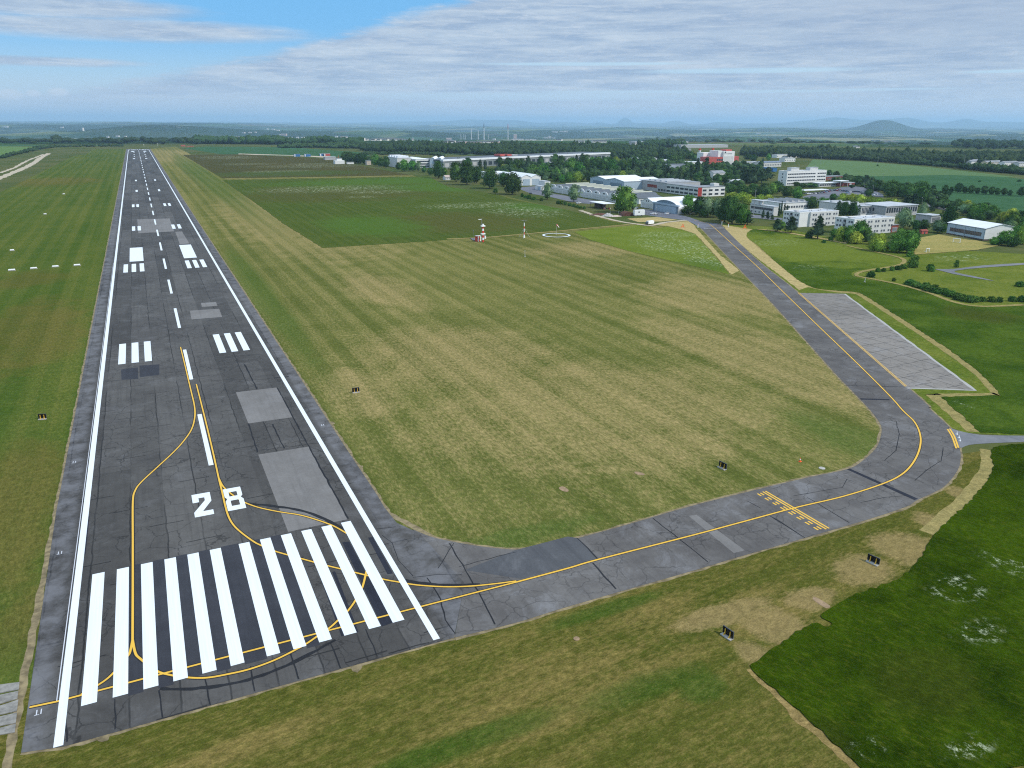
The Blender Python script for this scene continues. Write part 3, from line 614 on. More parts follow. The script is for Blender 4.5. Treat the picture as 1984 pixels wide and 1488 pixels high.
# the number 28
def digit(name, polys, x0, y0, w_, h_):
    mb = MB()
    for poly in polys: mb.flat([(x0+p[0]*w_, y0+p[1]*h_) for p in poly], ZW)
    return mb.build(name, WP, rw)
xa, xb = float(G(377.8, 1003.1)[0]), float(G(415, 995.6)[0]); xc = float(G(441.9, 990.7)[0])
digit('runway_number', [[(0,1),(1,1),(1,.8),(.34,.8),(.34,.62),(0,.62)], [(1,.8),(1,.70),(.42,.21),(.42,.21),(0,.21),(.60,.70),(.60,.8)][:0] or [(1,.8),(1,.60),(.46,.2),(0,.2),(.66,.66),(.66,.8)], [(0,.2),(1,.2),(1,0),(0,0)]], xa, 48.2, xb-xa, 9.1)
digit('runway_number', [[(0,.82),(1,.82),(1,1),(0,1)], [(0,0),(1,0),(1,.19),(0,.19)], [(0,.62),(.27,.62),(.27,.82),(0,.82)], [(.73,.62),(1,.62),(1,.82),(.73,.82)], [(0,.19),(.27,.19),(.27,.43),(0,.43)], [(.73,.19),(1,.19),(1,.43),(.73,.43)], [(0,.43),(1,.43),(.88,.525),(1,.62),(0,.62),(.12,.525)]], xc, 48.2, 11.4-xc, 9.1)
# patches
def patch(pts, m_, z=Z_ASPH+.004, name='asphalt_patch', parent=rw): return tri_flat(name, gp(pts), z, m_, 0, parent)
def rg6(x, y): return (200+x/3.3067, 600+y/3.3067)
def rg5(x, y): return (x/3.968, 560+y/3.968)
def rg4(x, y): return (150+x/4.96, 270+y/4.96)
def rg7(x, y): return (x/3.05, 1000+y/3.05)
def rg8(x, y): return (400+x/3.3067, 950+y/3.3067)
for fn, pts, m_ in [(rg6, [(850,530),(1110,500),(1215,690),(930,730)], PM), (rg6, [(993,930),(1320,878),(1565,1345),(1185,1425)], PM),
                    (rg5, [(1460,168),(1685,152),(1708,215),(1473,235)], PM), (rg5, [(1545,108),(1660,100),(1672,130),(1552,138)], PM),
                    (rg4, [(575,770),(885,760),(930,885),(585,902)], PM), (rg4, [(940,890),(1005,885),(1075,1000),(985,1010)], PM),
                    (rg7, [(500,0),(530,0),(506,228),(476,232)], DP), (rg8, [(1035,305),(1065,300),(1195,535),(1160,540)], DP),
                    (rg8, [(870,335),(915,330),(1195,850),(1125,875)], DP), (rg8, [(700,480),(722,478),(890,930),(865,938)], DP), (rg8, [(805,525),(825,520),(975,910),(955,915)], DP),
                    (rg5, [(1072,590),(1225,580),(1225,660),(1075,680)], NP), (rg5, [(935,700),(1062,692),(1062,603),(930,620)], NP)]:
    patch([fn(*p) for p in pts], m_)
for k in range(11):                                             # dark blacked-out lanes between the threshold stripes
    xs = -12.0+3.28*k if k < 6 else 8.73+3.28*(k-6)
    x1 = (-12.0+3.28*(k+1) if k+1 < 6 else 8.73+3.28*(k+1-6))
    if k not in (0, 8, 9, 10): rect_part('blackout_lane', xs+1.63, 5.6+random.uniform(-.3, .3), x1, 36.3, NP, Z_ASPH+.004)
patch([(1000,1066),(1100,1040),(1120,1043),(1160,1082),(1010,1122),(900,1105)], asphalt('bluish_patch', (72, 73, 76), (84, 85, 87), dust=.2), parent=tw)
patch([r3(*p) for p in [(525,0),(560,-5),(770,150),(722,162)]], PM, parent=tw, name='worn_strip')
patch([r2(*p) for p in [(925,492),(945,488),(1352,668),(1330,676)]], DP, parent=tw, name='sealed_joint')
patch([r2(*p) for p in [(1005,68),(1180,73),(1182,79),(1010,76)]], DP, parent=tw, name='sealed_joint')
_zc = [0]
def zstep():
    _zc[0] += 1; return .00003*_zc[0]
def seal(fn, pts, w_, parent, name='sealed_crack'):
    pp = resample([np.array(G2(*fn(*p))) for p in pts], 1.5)
    pp = [p+rng.normal(0, .045, 2) for p in pp]
    w_ *= .7
    return ribbon(name, pp, w_, Z_ASPH+.0045+zstep(), DB, parent, w_*.18)
for fn, pts, w_, pr in [(r3, [(370,10),(610,200)], .28, tw), (r3, [(40,95),(130,185)], .3, tw), (r3, [(110,205),(160,265),(210,318)], .35, tw), (r3, [(880,0),(1030,95)], .25, tw), (rg8, [(1555,340),(1640,480),(1780,720),(1850,860)], .3, tw),
                        (rg8, [(1415,560),(1500,700),(1530,830),(1595,920)], .25, tw), (rg8, [(1585,340),(1530,430),(1485,500)], .2, tw), (rg8, [(1620,490),(1984,395)], .2, tw), (rg8, [(1320,560),(1480,540),(1640,545)], .18, tw), (rg8, [(1090,250),(1215,235)], .2, rw), (rg8, [(1125,290),(1190,340),(1230,450),(1320,550)], .16, rw),
                        (r1, [(245,388),(420,386)], .35, tw), (r1, [(345,480),(560,484)], .3, tw), (r1, [(910,1130),(1270,1140)], .35, tw), (r1, [(380,520),(480,515)], .4, tw),
                        (rg7, [(945,1030),(960,1195)], .25, rw), (rg7, [(1212,965),(1240,1120)], .25, rw), (rg7, [(1480,890),(1505,1040)], .25, rw), (rg7, [(1715,810),(1762,960)], .25, rw), (rg8, [(540,1050),(590,1210)], .25, rw), (rg8, [(795,980),(860,1140)], .25, rw), (rg8, [(1020,890),(1090,1060)], .2, rw), (rg7, [(385,1130),(395,1340)], .3, rw), (rg7, [(680,1080),(682,1260)], .2, rw),
                        (rg6, [(905,350),(985,510)], .5, rw), (rg6, [(930,730),(990,915)], .4, rw), (rg6, [(1085,735),(1160,890)], .4, rw), (rg6, [(1115,500),(1330,900),(1570,1340)], .45, rw), (rg6, [(1095,440),(1190,430)], .9, rw), (r2, [(330,680),(415,725)], .2, tw), (r2, [(610,650),(780,620),(900,600),(930,550)], .18, tw), (r2, [(1010,690),(1150,660),(1280,650)], .18, tw), (r2, [(1220,205),(1240,280),(1220,380),(1150,440)], .2, tw), (r2, [(1500,360),(1490,440),(1400,500),(1330,560)], .2, tw), (r2, [(690,660),(940,810)], .22, tw), (r2, [(490,780),(660,890)], .25, tw)]:
    seal(fn, pts, w_, pr)
# yellow lead lines, dark border below
def yellow(pts, parent, w_=.30, border=.62, smooth=True):
    g_ = gp(pts); g_ = catmull(g_, 5) if smooth else g_
    g_ = resample(g_, 3.0)
    if border: ribbon('line_border', g_, border, Z_ASPH+.0072+zstep(), DB, parent)
    return ribbon('lead_line', g_, w_, Z_ASPH+.0095+zstep(), YP, parent)
yellow([(349.8,672.7),(360.4,716.3),(370.5,759),(376.8,786.8),(377.5,808.2),(371.7,831),(357.9,852.3),(337.7,875),(302.4,907.8),(274,934.2),(262,950.8),(257.5,972),(257.4,1050),(257.4,1131),(257,1240)], rw)
yellow([(257,1240),(252.5,1262),(246,1273.8),(216.4,1308),(190,1328),(157.4,1346)], rw)
yellow([(257,1240),(262.3,1265.6),(272,1277),(303,1300),(328,1308),(360.7,1313),(400,1313.8),(442.6,1306.6),(485,1296.7),(531,1280),(570.5,1260.7),(593.5,1247.9),(614.7,1233.4),(639,1216.7),(657,1200.4),(675,1182.9),(690,1161.7),(702.4,1137.5),(710,1107)], rw)
yellow([(380.5,744.6),(396.6,808.7),(411.7,872),(423.8,926.6),(429.8,950.8),(435.9,978),(442,999),(451,1015.8),(466,1031),(490.3,1049),(504.3,1056.5),(533,1068.5),(584.5,1083),(608.7,1089.7),(637.4,1097.3),(660,1102.7),(690.3,1110.3),(744.8,1123.3),(773.5,1128.4),(793,1132),(823.4,1135.4),(868.7,1137.5),(914,1136),(960,1131.5),(1000,1126.3)], rw)
yellow([(423.8,926.6),(431,941),(442,952.3),(460,966),(476.7,975),(502.4,984),(541.7,992.2),(578,997.7),(608.3,1005.8),(644.6,1018.8),(671.8,1034)], rw)
yellow([(57.4,1371),(109.8,1360),(415,1279.6),(590.5,1234),(817.4,1175.3),(1000,1128.4)], rw, smooth=False)
TWC = [(1000,1128.4),(1100,1101.6),(1158,1084.7),(1340,1038),(1437,1012),(1541,984),(1632,962.6),(1706.8,939),(1745.8,920.4),(1768.5,897.7),(1781.5,870),(1783,844),(1772,818),(1749,795.4),(1723,766.3),(1658,701.4),(1586.7,633),(1521.8,570),(1463.3,513),(1414.7,469.3),(1382,440),(1368,432),(1345,427)]
yellow(TWC, tw, .34, .6)
# holding position marking across the taxiway
pA, pB = np.array(G2(*r2(440, 622))), np.array(G2(*r2(820, 845))); hd = (pB-pA)/np.linalg.norm(pB-pA); HL = np.linalg.norm(pB-pA); hn = np.array([hd[1], -hd[0]])
if hn[0] > 0: hn = -hn
for k in (0, 1): ribbon('holding_line', [pA+hn*.62*k, pB+hn*.62*k], .32, Z_ASPH+.012, YP, tw)
for k in (2, 3):
    for j in range(8):
        a = pA+hd*(j*HL/7.8+.2)+hn*.62*k*1.1; ribbon('holding_dash', [a, a+hd*HL/15.5], .32, Z_ASPH+.012, YP, tw)
for off in (0, .7):
    e0_, e1_ = np.array(G2(1545.5, 567.3)), np.array(G2(1754, 749.4)); ribbon('apron_line', [e0_+np.array([off, .3*off]), e1_+np.array([off, .3*off])], .2, Z_ASPH+.012, YP, tw)
    bpts = catmull([np.array(G2(*p)) for p in [(1840,831),(1849,846),(1857,868)]], 5)
    ribbon('holding_line', [p-np.array([off, 0]) for p in bpts], .34, Z_ASPH+.012, YP, tw)
ribbon('stop_line', gp([(1363, 442.5), (1403, 441.8)]), .8, Z_ASPH+.012, WPOLD, tw)
ribbon('rubber_mark', resample(catmull(gp([(310,1335),(360,1336),(420,1330),(480,1318),(540,1297),(600,1268),(650,1240)]), 4), 1), .55, Z_ASPH+.0068, DB, rw, .1)
ribbon('rubber_mark', resample(catmull(gp([(470,975),(560,985),(620,1002),(690,1040)]), 4), 1), .7, Z_ASPH+.0066+zstep()*.1, DB, rw, .1)
ribbon('rubber_mark', resample(catmull(gp([(780,1124),(850,1134),(930,1133)]), 4), 1), .7, Z_ASPH+.0066+zstep()*.1, DB, rw, .1)
# small old survey marks on the shoulders
for fn, pts in [(rg7, [(345,205),(362,205),(362,230),(345,232)]), (rg7, [(222,1145),(238,1140),(236,1175),(218,1180)]), (rg6, [(1395,735),(1412,733),(1414,745),(1398,748)]), (rg5, [(563,1325),(580,1325),(578,1338),(562,1340)])]:
    q = [fn(*p) for p in pts]
    c_ = np.mean([G2(*p) for p in q], 0)
    for d_ in (-.25, .2): rect_part('paint_mark', c_[0]+d_, c_[1]-.45, c_[0]+d_+.12, c_[1]+.45, WPOLD)
    rect_part('paint_mark', c_[0]-.4, c_[1]-.5, c_[0]+.1, c_[1]-.42, WPOLD, ZW+.003)
# ------------------------------------------------------------------ building kit
WHITE = simple('white_plaster', (236, 235, 230), .8, .05, .4, k=.85, streak=.10)
OFFW = simple('off_white_panel', (214, 213, 208), .8, .07, .4, k=.85, streak=.18)
GREYP = simple('grey_concrete', (182, 181, 180), .85, .08, .4, k=.85, streak=.22)
LBLUE = simple('pale_blue_cladding_and_shade', (176, 192, 204), .6, .05, .3, k=.85, streak=.12)
BLUEG = simple('blue_grey_steel', (132, 150, 164), .55, .06, .3, k=.8, streak=.12)
ROOFW = simple('white_roof_sheet', (232, 234, 236), .55, .05, .2, k=.88)
ROOFG = simple('grey_roof_felt', (142, 146, 150), .9, .18, .25, k=.85)
ROOFL = simple('light_grey_roof', (186, 190, 194), .85, .12, .25, k=.85)
ROOFD = simple('dark_roof_felt', (98, 104, 110), .9, .15, .3, k=.85)
RED = simple('red_panel', (172, 62, 56), .7, .12, .5, k=.85)
BRICKR = simple('dull_red_brick', (142, 72, 62), .85, .15, .8, k=.85)
SALMON = simple('salmon_red_cladding', (190, 92, 84), .8, .08, .4, k=.85)
BLUER = simple('bright_blue_roof', (58, 116, 170), .6, .1, .4, k=.8)
BROWN = simple('brown_plinth', (92, 76, 66), .85, .15, .5, k=.8)
FRAMEW = simple('white_window_frame', (222, 224, 226), .6, .03, 1, k=.85)
DARKF = simple('dark_window_frame', (74, 78, 82), .6, .05, 1, k=.85)
GLASS, _t, _b = mat('window_glass', .12, .5); _b.inputs['Base Color'].default_value = A(62, 70, 80, .8)
GLASSB, _t, _b = mat('brown_glazing', .3, .5)
_p = _t.n('TexCoord', out=3); _t.put(_b.inputs['Base Color'], _t.mix(_t.ss(_t.noise(_p, .8, 4, .7), .35, .65), A(74, 64, 62), A(122, 112, 106)))
METAL = simple('galvanised_metal', (168, 172, 176), .45, .06, 1, k=.85, metal=.4)
POSTM = simple('grey_post', (150, 152, 154), .6, .05, 1)
YELLOWM = simple('yellow_post', (222, 176, 60), .6, .05, 1, k=.9)
BLACKM = simple('black_back_panel', (14, 13, 14), .6, .1, 1)
CONC = simple('weathered_concrete', (176, 172, 164), .9, .18, 1.4, k=.85, streak=.1)
ORANGE = simple('orange_plastic', (236, 106, 52), .55, .05, 1, k=.95)
REDW = simple('red_signal_paint', (206, 70, 48), .5, .06, 1, k=.95)
WHITEM = simple('white_signal_paint', (244, 244, 242), .5, .04, 1, k=.92)
CLOTH = simple('windsock_cloth', (240, 236, 232), .8, .05, 1, k=.9)
NET = simple('goal_net', (190, 192, 188), .8, .1, 1)
GRAVEL = simple('gravel', (176, 172, 168), .95, .3, 1.5)
RUST = simple('rusty_sheet', (96, 62, 50), .8, .2, .6)

def along(P, u, px):
    a = np.array(P)-CAM; X_ = px-W0/2; u = np.array(u)
    return float((X_*(FWD@a)-FPX*(RT@a))/(FPX*(RT@u)-X_*(FWD@u)))
def rise(P, hpx):
    a = np.array(P)-CAM; Y_ = (pix(P)[1]-hpx)-H0/2; u = np.array([0, 0, 1.0])
    return float((-Y_*(FWD@a)-FPX*(UP@a))/(FPX*(UP@u)+Y_*(FWD@u)))
LAND = []          # landmarks for describing trees: (px, py, words)
class Bld:
    def __init__(s, name, label, near, left, right, hpx, rot=0.0, cat='building', Lx=None, Ly=None, h=None, group=None, z0=0.0, land=None, top=False):
        P = np.array([*G2(*near), 0.0]); s.rot = rot
        ux = np.array([math.cos(rot), math.sin(rot), 0]); uy = np.array([-math.sin(rot), math.cos(rot), 0])
        s.h = h or rise(P, hpx); Pt = P+np.array([0, 0, s.h if top else 0])
        s.Lx = Lx or along(Pt, ux, right); s.Ly = Ly or along(Pt, uy, left); s.P = P
        s.root = empty(name, (P[0], P[1], z0), rot, label, cat, group)
        if land: LAND.append((near[0], near[1], (left or near[0]), (right or near[0]), land))
        BOXES.append((P[0], P[1], rot, s.Lx, s.Ly))
    def wall(s, m_, x0=0, y0=0, x1=None, y1=None, h=None, z0=-.3, name='wall'):
        return MB().box(x0, y0, z0, s.Lx if x1 is None else x1, s.Ly if y1 is None else y1, h or s.h).build(name, m_, s.root)
    def roof(s, m_, ov=.25, th=.35, x0=0, y0=0, x1=None, y1=None, z=None, name='roof'):
        x1 = s.Lx if x1 is None else x1; y1 = s.Ly if y1 is None else y1; z = s.h if z is None else z
        return MB().box(x0-ov, y0-ov, z, x1+ov, y1+ov, z+th).build(name, m_, s.root)
    def parapet(s, m_, x0=0, y0=0, x1=None, y1=None, z=None, hh=.7, th=.35):
        x1 = s.Lx if x1 is None else x1; y1 = s.Ly if y1 is None else y1; z = s.h if z is None else z
        mb = MB(); e = .06
        mb.box(x0-e, y0-e, z-.1, x1+e, y0+th, z+hh); mb.box(x0-e, y1-th, z-.1, x1+e, y1+e, z+hh)
        mb.box(x0-e, y0+th, z-.1, x0+th, y1-th, z+hh); mb.box(x1-th, y0+th, z-.1, x1+e, y1-th, z+hh)
        return mb.build('parapet', m_, s.root)
    def gable(s, m_, rise_, axis='y', ov=.3, x0=0, y0=0, x1=None, y1=None, z=None, wallm=None):
        """pitched roof with its ridge along the given axis, gable walls below"""
        x1 = s.Lx if x1 is None else x1; y1 = s.Ly if y1 is None else y1; z = s.h if z is None else z; th = .18
        mb = MB(); g_ = MB()
        if axis == 'y':
            xm = (x0+x1)/2
            for sx, xe in ((-1, x0-ov), (1, x1+ov)):
                vs = [(xe, y0-ov, z), (xm, y0-ov, z+rise_), (xm, y1+ov, z+rise_), (xe, y1+ov, z)]
                mb.add([*vs, *[(a, b, c+th) for a, b, c in vs]], [(0,1,2,3),(7,6,5,4),(0,4,5,1),(1,5,6,2),(2,6,7,3),(3,7,4,0)])
            for yy_ in (y0+.02, y1-.02): g_.add([(x0, yy_, z), (x1, yy_, z), (xm, yy_, z+rise_-.02)], [(0, 1, 2)])
        else:
            ym = (y0+y1)/2
            for ye in (y0-ov, y1+ov):
                vs = [(x0-ov, ye, z), (x0-ov, ym, z+rise_), (x1+ov, ym, z+rise_), (x1+ov, ye, z)]
                mb.add([*vs, *[(a, b, c+th) for a, b, c in vs]], [(0,1,2,3),(7,6,5,4),(0,4,5,1),(1,5,6,2),(2,6,7,3),(3,7,4,0)])
            for xx_ in (x0+.02, x1-.02): g_.add([(xx_, y0, z), (xx_, y1, z), (xx_, ym, z+rise_-.02)], [(0, 1, 2)])
        o = mb.build('roof', m_, s.root)
        if wallm: [MB().add(g_.v[i:i+3], [(0, 1, 2)]).build('gable_wall', wallm, s.root) for i in (0, 3)]
        return o
    def barrel(s, m_, rise_, axis='x', x0=0, y0=0, x1=None, y1=None, z=None, wallm=None, n=14, name='roof'):
        """curved roof: arch across one axis, carried along the other; end walls optional"""
        x1 = s.Lx if x1 is None else x1; y1 = s.Ly if y1 is None else y1; z = s.h if z is None else z
        mb = MB(); ew = MB(); th = .25
        a0, a1, b0, b1 = (y0, y1, x0, x1) if axis == 'x' else (x0, x1, y0, y1)
        prof = [((a0+a1)/2-(a1-a0)/2*math.cos(math.pi*i/n), z+rise_*math.sin(math.pi*i/n)) for i in range(n+1)]
        mk_ = (lambda b, p: (b, p[0], p[1])) if axis == 'x' else (lambda b, p: (p[0], b, p[1]))
        vs = []
        for b in (b0-.3, b1+.3):
            vs += [mk_(b, (p[0], p[1]+th)) for p in prof]
        k = n+1
        mb.add(vs, [(i, i+1, k+i+1, k+i) for i in range(n)])
        vs2 = []
        for b in (b0-.3, b1+.3): vs2 += [mk_(b, p) for p in prof]
        mb.add(vs2, [(i+1, i, k+i, k+i+1) for i in range(n)])
        for q in (0, k): mb.add([vs[q+i] for i in range(k)]+[vs2[q+i] for i in range(k)], [(i, i+1, k+i+1, k+i) for i in range(n)])
        o = mb.build(name, m_, s.root)
        if wallm:
            for b in (b0, b1): ew.add([mk_(b, p) for p in prof], [tuple(range(k))])
            ew.build('arched_wall', wallm, s.root)
        return o
    def place(s, o, face, u, z, off=0.0, x0=0.0, y0=0.0):
        if face == 'R': o.location = (x0+u, y0-off, z)
        else: o.location = (x0-off, y0+u, z); o.rotation_euler = (0, 0, -math.pi/2)
        o.parent = s.root; return o
    def windows(s, face, us, zs, ww, wh, mull=1, frame=None, glass=None, name='window', x0=0.0, y0=0.0, off=0.0):
        me, pe = window_mesh(ww, wh, mull, frame or FRAMEW, glass or GLASS, name)
        for z in zs:
            for u in us:
                o = bpy.data.objects.new(name, me); COL.objects.link(o); s.place(o, face, u, z, off, x0, y0)
                q = bpy.data.objects.new('pane', pe); COL.objects.link(q); q.parent = o
    def panel(s, face, u0, u1, z0, z1, m_, name='door', th=.10, x0=0.0, y0=0.0, ribs=0):
        mb = MB()
        if face == 'R': mb.box(x0+u0, y0-th, z0, x0+u1, y0-.004, z1)
        else: mb.box(x0-th, y0+u0, z0, x0-.004, y0+u1, z1)
        for k in range(ribs):
            uu = u0+(u1-u0)*(k+.5)/ribs
            if face == 'R': mb.box(x0+uu-.06, y0-th-.05, z0+.05, x0+uu+.06, y0-th-.002, z1-.05)
            else: mb.box(x0-th-.05, y0+uu-.06, z0+.05, x0-th-.002, y0+uu+.06, z1-.05)
        return mb.build(name, m_, s.root)
_WM = {}; BOXES = []
def window_mesh(ww, wh, mull, frame, glass, name):
    key = (round(ww, 2), round(wh, 2), mull, frame.name, glass.name)
    if key in _WM: return _WM[key]
    mb = MB(); f = .09; a, b = -ww/2, ww/2
    mb.box(a, -.06, 0, b, .03, f); mb.box(a, -.06, wh-f, b, .03, wh); mb.box(a, -.06, f, a+f, .03, wh-f); mb.box(b-f, -.06, f, b, .03, wh-f)
    for k in range(mull):
        x_ = a+(b-a)*(k+1)/(mull+1); mb.box(x_-.05, -.055, f, x_+.05, .03, wh-f)
    me = bpy.data.meshes.new(name); me.from_pydata(mb.v, [], mb.f); me.materials.append(frame); me.update()
    pb = MB().box(a+f, -.02, f, b-f, .03, wh-f); pe = bpy.data.meshes.new('pane'); pe.from_pydata(pb.v, [], pb.f); pe.materials.append(glass); pe.update()
    _WM[key] = (me, pe)
    return me, pe
def lin_(a, b, n): return [a+(b-a)*i/(n-1) for i in range(n)] if n > 1 else [(a+b)/2]

# ---- two dormitories
def dorm(label, near, land):
    P = np.array([*G2(*near), 0])
    b = Bld('dormitory', label, near, None, None, 0, Lx=33, Ly=14.5, h=9.0, land=land)
    b.wall(WHITE, 0, 0, 8.4, 14.5); b.wall(OFFW, 8.4, -1.2, 33, 12.6, name='wing_wall')
    b.roof(ROOFL, .0, .12, .35, .35, 8.0, 14.1, 9.0); wr_ = b.roof(ROOFL, 0, .12, 8.8, -.8, 32.6, 12.2, 9.004, 'wing_roof')
    b.parapet(WHITE, 0, 0, 8.4, 14.5, 9.0, .45); b.parapet(WHITE, 8.42, -1.2, 33, 12.6, 9.0, .48)
    zs = (.9, 3.9, 6.8)
    b.windows('L', (1.7, 3.6, 10.4, 12.6), zs, 1.55, 1.45, 1)
    for z in zs[1:]:
        mb = MB(); mb.box(-.9, 6.0, z-.6, -.004, 8.6, z-.45); mb.box(-.9, 6.0, z-.45, -.82, 8.6, z+.45); mb.build('balcony', GREYP, b.root)
        b.panel('L', 6.3, 8.3, z-.4, z+1.7, DARKF, 'balcony_door', .05)
    us = []
    for k in range(4): us += [10.9+6.0*k, 13.1+6.0*k]
    b.windows('R', us, zs, 1.55, 1.45, 1, y0=-1.2)
    mb = MB(); mb.box(3, 6, 9.12, 5, 8, 9.9); mb.build('roof_hatch', GREYP, wr_)
    for k in range(5):
        MB().cyl((13+4*k, 5+(k % 2)*2, 9.13), (13+4*k, 5+(k % 2)*2, 9.8), .35, n=8).build('roof_vent', GREYP, wr_)
    return b
dorm('white three-storey dormitory with windows in pairs, left of its twin', z7(705, 862), 'the left dormitory')
dorm('white three-storey dormitory half hidden by bushes, right of its twin', z7(1400, 962), 'the right dormitory')
b = Bld('red_annex', 'low red and white striped annex against the right dormitory', z7(1890, 930), z7(1880, 0)[0], z7(1978, 0)[0], 14, Ly=9)
b.wall(BRICKR); b.roof(ROOFG); b.windows('R', lin_(1.2, b.Lx-1.2, 6), (.6,), .7, 2.4, 0, FRAMEW)
# ---- gym hall by the sports field
gr = math.radians(-12)
b = Bld('gym_hall', 'white roofed gym hall with a long strip of brown windows by the sports field', z8(1462, 1037), z8(985, 0)[0], z8(1670, 0)[0], 23.5, rot=gr, land='the gym hall')
b.Lx = 22.0
b.wall(LBLUE, 0, 0, .25, b.Ly, z0=.9, name='front_wall'); b.wall(WHITE, .25, 0, b.Lx, b.Ly, z0=.9, name='side_wall')  # bluish shade put into the front wall's colour; other walls stay white
b.wall(BROWN, .12, .12, b.Lx-.1, b.Ly-.1, .9, name='plinth')
b.gable(ROOFW, 2.3, 'y', .45, wallm=WHITE)
b.windows('L', lin_(b.Ly*.06+2.6, b.Ly*.94-2.6, 6), (2.3,), b.Ly*.86/6, 2.2, 4, DARKF, GLASSB, 'window')
MB().box(-.08, 0, b.h-.35, -.004, b.Ly, b.h-.05).build('gutter', BLUEG, b.root)
for k in (0, .24, .5, .76): MB().cyl((-.1, .3+b.Ly*k, .8), (-.1, .3+b.Ly*k, b.h-.2), .07, n=6).build('downpipe', BLUEG, b.root)
# ---- school hall with tall windows, and the one behind it
b = Bld('school_hall', 'grey flat-roofed hall with tall window bays behind the right dormitory', z7(1815, 730), z7(1525, 0)[0], z8(605, 0)[0], 0, h=7.2, land='the grey hall', top=False)
b.Ly = 24
b.wall(GREYP); b.roof(ROOFL, .5, .45); b.windows('R', lin_(1.6, b.Lx-1.6, 13), (2.6,), (b.Lx-2)/14, 3.8, 0, FRAMEW, GLASS)
b.windows('L', (b.Ly*.45,), (3.4,), 1.4, 2.2, 1, DARKF)
b = Bld('long_hall', 'pale hall with dark tall window bays behind the grove of trees', z7(1500, 715), z7(1060, 0)[0], z7(1685, 0)[0], 0, h=6.8, Ly=40)
b.wall(OFFW); b.roof(ROOFL, .4, .4); b.windows('R', lin_(1.2, b.Lx-1.2, 10), (1.4,), (b.Lx-2)/11, 4.6, 0, FRAMEW, GLASS)
for k in range(4): MB().box(2, 6+8*k, 7.2, b.Lx-2, 7.6+8*k, 8.2).build('roof_light', ROOFL, b.root)
b = Bld('saw_tooth_hall', 'low white hall with saw-tooth skylights behind the left dormitory', z7(500, 650), z7(385, 0)[0], z7(850, 0)[0], 0, h=5.6)
b.Ly = 26
b.wall(WHITE); b.roof(ROOFL, .3, .3)
for k in range(4):
    x_ = 5+k*6.0; mb = MB(); mb.add([(x_,2,5.9),(x_+4,2,5.9),(x_,2,7.6),(x_,22,5.9),(x_+4,22,5.9),(x_,22,7.6)], [(0,1,2),(3,5,4),(0,2,5,3),(1,4,5,2),(0,3,4,1)]); mb.build('skylight', GREYP, b.root)
b.windows('R', lin_(4, b.Lx-3, 9), (1.6,), 2.0, 1.8, 1)
b = Bld('control_building', 'off-white two-storey block with ribbon windows and a stub tower', z7(382, 718), z7(82, 0)[0], z7(447, 0)[0], 17.5, land='the ribbon-window block')
b.wall(OFFW); b.roof(ROOFL, .25, .35); b.windows('L', lin_(2.2, b.Ly*.92, 10), (b.h-3.0,), b.Ly*.9/10.6, 1.7, 2, DARKF)
b.windows('L', lin_(2.2, b.Ly*.92, 6), (.8,), 1.6, 1.3, 1, FRAMEW)
MB().box(.3, b.Ly*.68, b.h+.35, 5.2, b.Ly*.98, b.h+3.0).build('stub_tower', OFFW, b.root); MB().box(.0, b.Ly*.5, b.h+3.0, 5.4, b.Ly*1.0, b.h+3.3).build('tower_roof', ROOFL, b.root)
b.panel('L', b.Ly*.56, b.Ly*.62, b.h+.36, b.h+2.6, FRAMEW, 'tower_door', .06, x0=1.0)
P = G(*z7(128, 715)); mst = empty('radio_mast', (P[0], P[1], 0), 0, 'tall thin grey mast in front of the ribbon-window block', 'mast')
MB().cyl((0, 0, 0), (0, 0, 18.5), .22, .12, 8).build('pole', POSTM, mst); MB().box(-.5, -.5, 0, .5, .5, .4).build('footing', CONC, mst)
mb = MB(); mb.cyl((-.9, 0, 17.6), (.9, 0, 17.6), .07, n=6); mb.cyl((0, 0, 18.3), (0, 0, 20.2), .04, n=6); mb.build('aerial', METAL, mst)
# ---- five-storey office
b = Bld('office_block', 'white five-storey office block above the car park', z7(545, 330), z7(435, 0)[0], z7(1048, 0)[0], 27.5, land='the white office block')
b.Ly = max(12, min(b.Ly, 18)); hh = b.h
b.wall(WHITE); b.roof(ROOFL, 0, .12, .4, .4, b.Lx-.4, b.Ly-.4); b.parapet(WHITE, hh=.5)
zs = [hh*(.08+.225*k) for k in range(4)]
b.windows('R', [u for u in lin_(2.4, b.Lx*.70, 16)], zs, b.Lx*.70/17.5, 1.5, 0, FRAMEW); b.windows('R', lin_(b.Lx*.79, b.Lx-2, 5), zs, b.Lx*.70/17.5, 1.5, 0, FRAMEW)
b.windows('L', (b.Ly*.5,), zs, 1.5, 1.5, 0, DARKF)
for x0, x1 in ((b.Lx*.16, b.Lx*.36), (b.Lx*.64, b.Lx*.84)):
    MB().box(x0, 4, hh+.13, x1, 10, hh+3.2).build('roof_house', OFFW, b.root); MB().box(x0-.3, 3.7, hh+3.2, x1+.3, 10.3, hh+3.5).build('roof_house_cover', ROOFL, b.root)
mb = MB(); mb.cyl((b.Lx*.8, 6, hh+3.5), (b.Lx*.8, 6, hh+7), .12, n=6); mb.build('aerial', METAL, b.root)
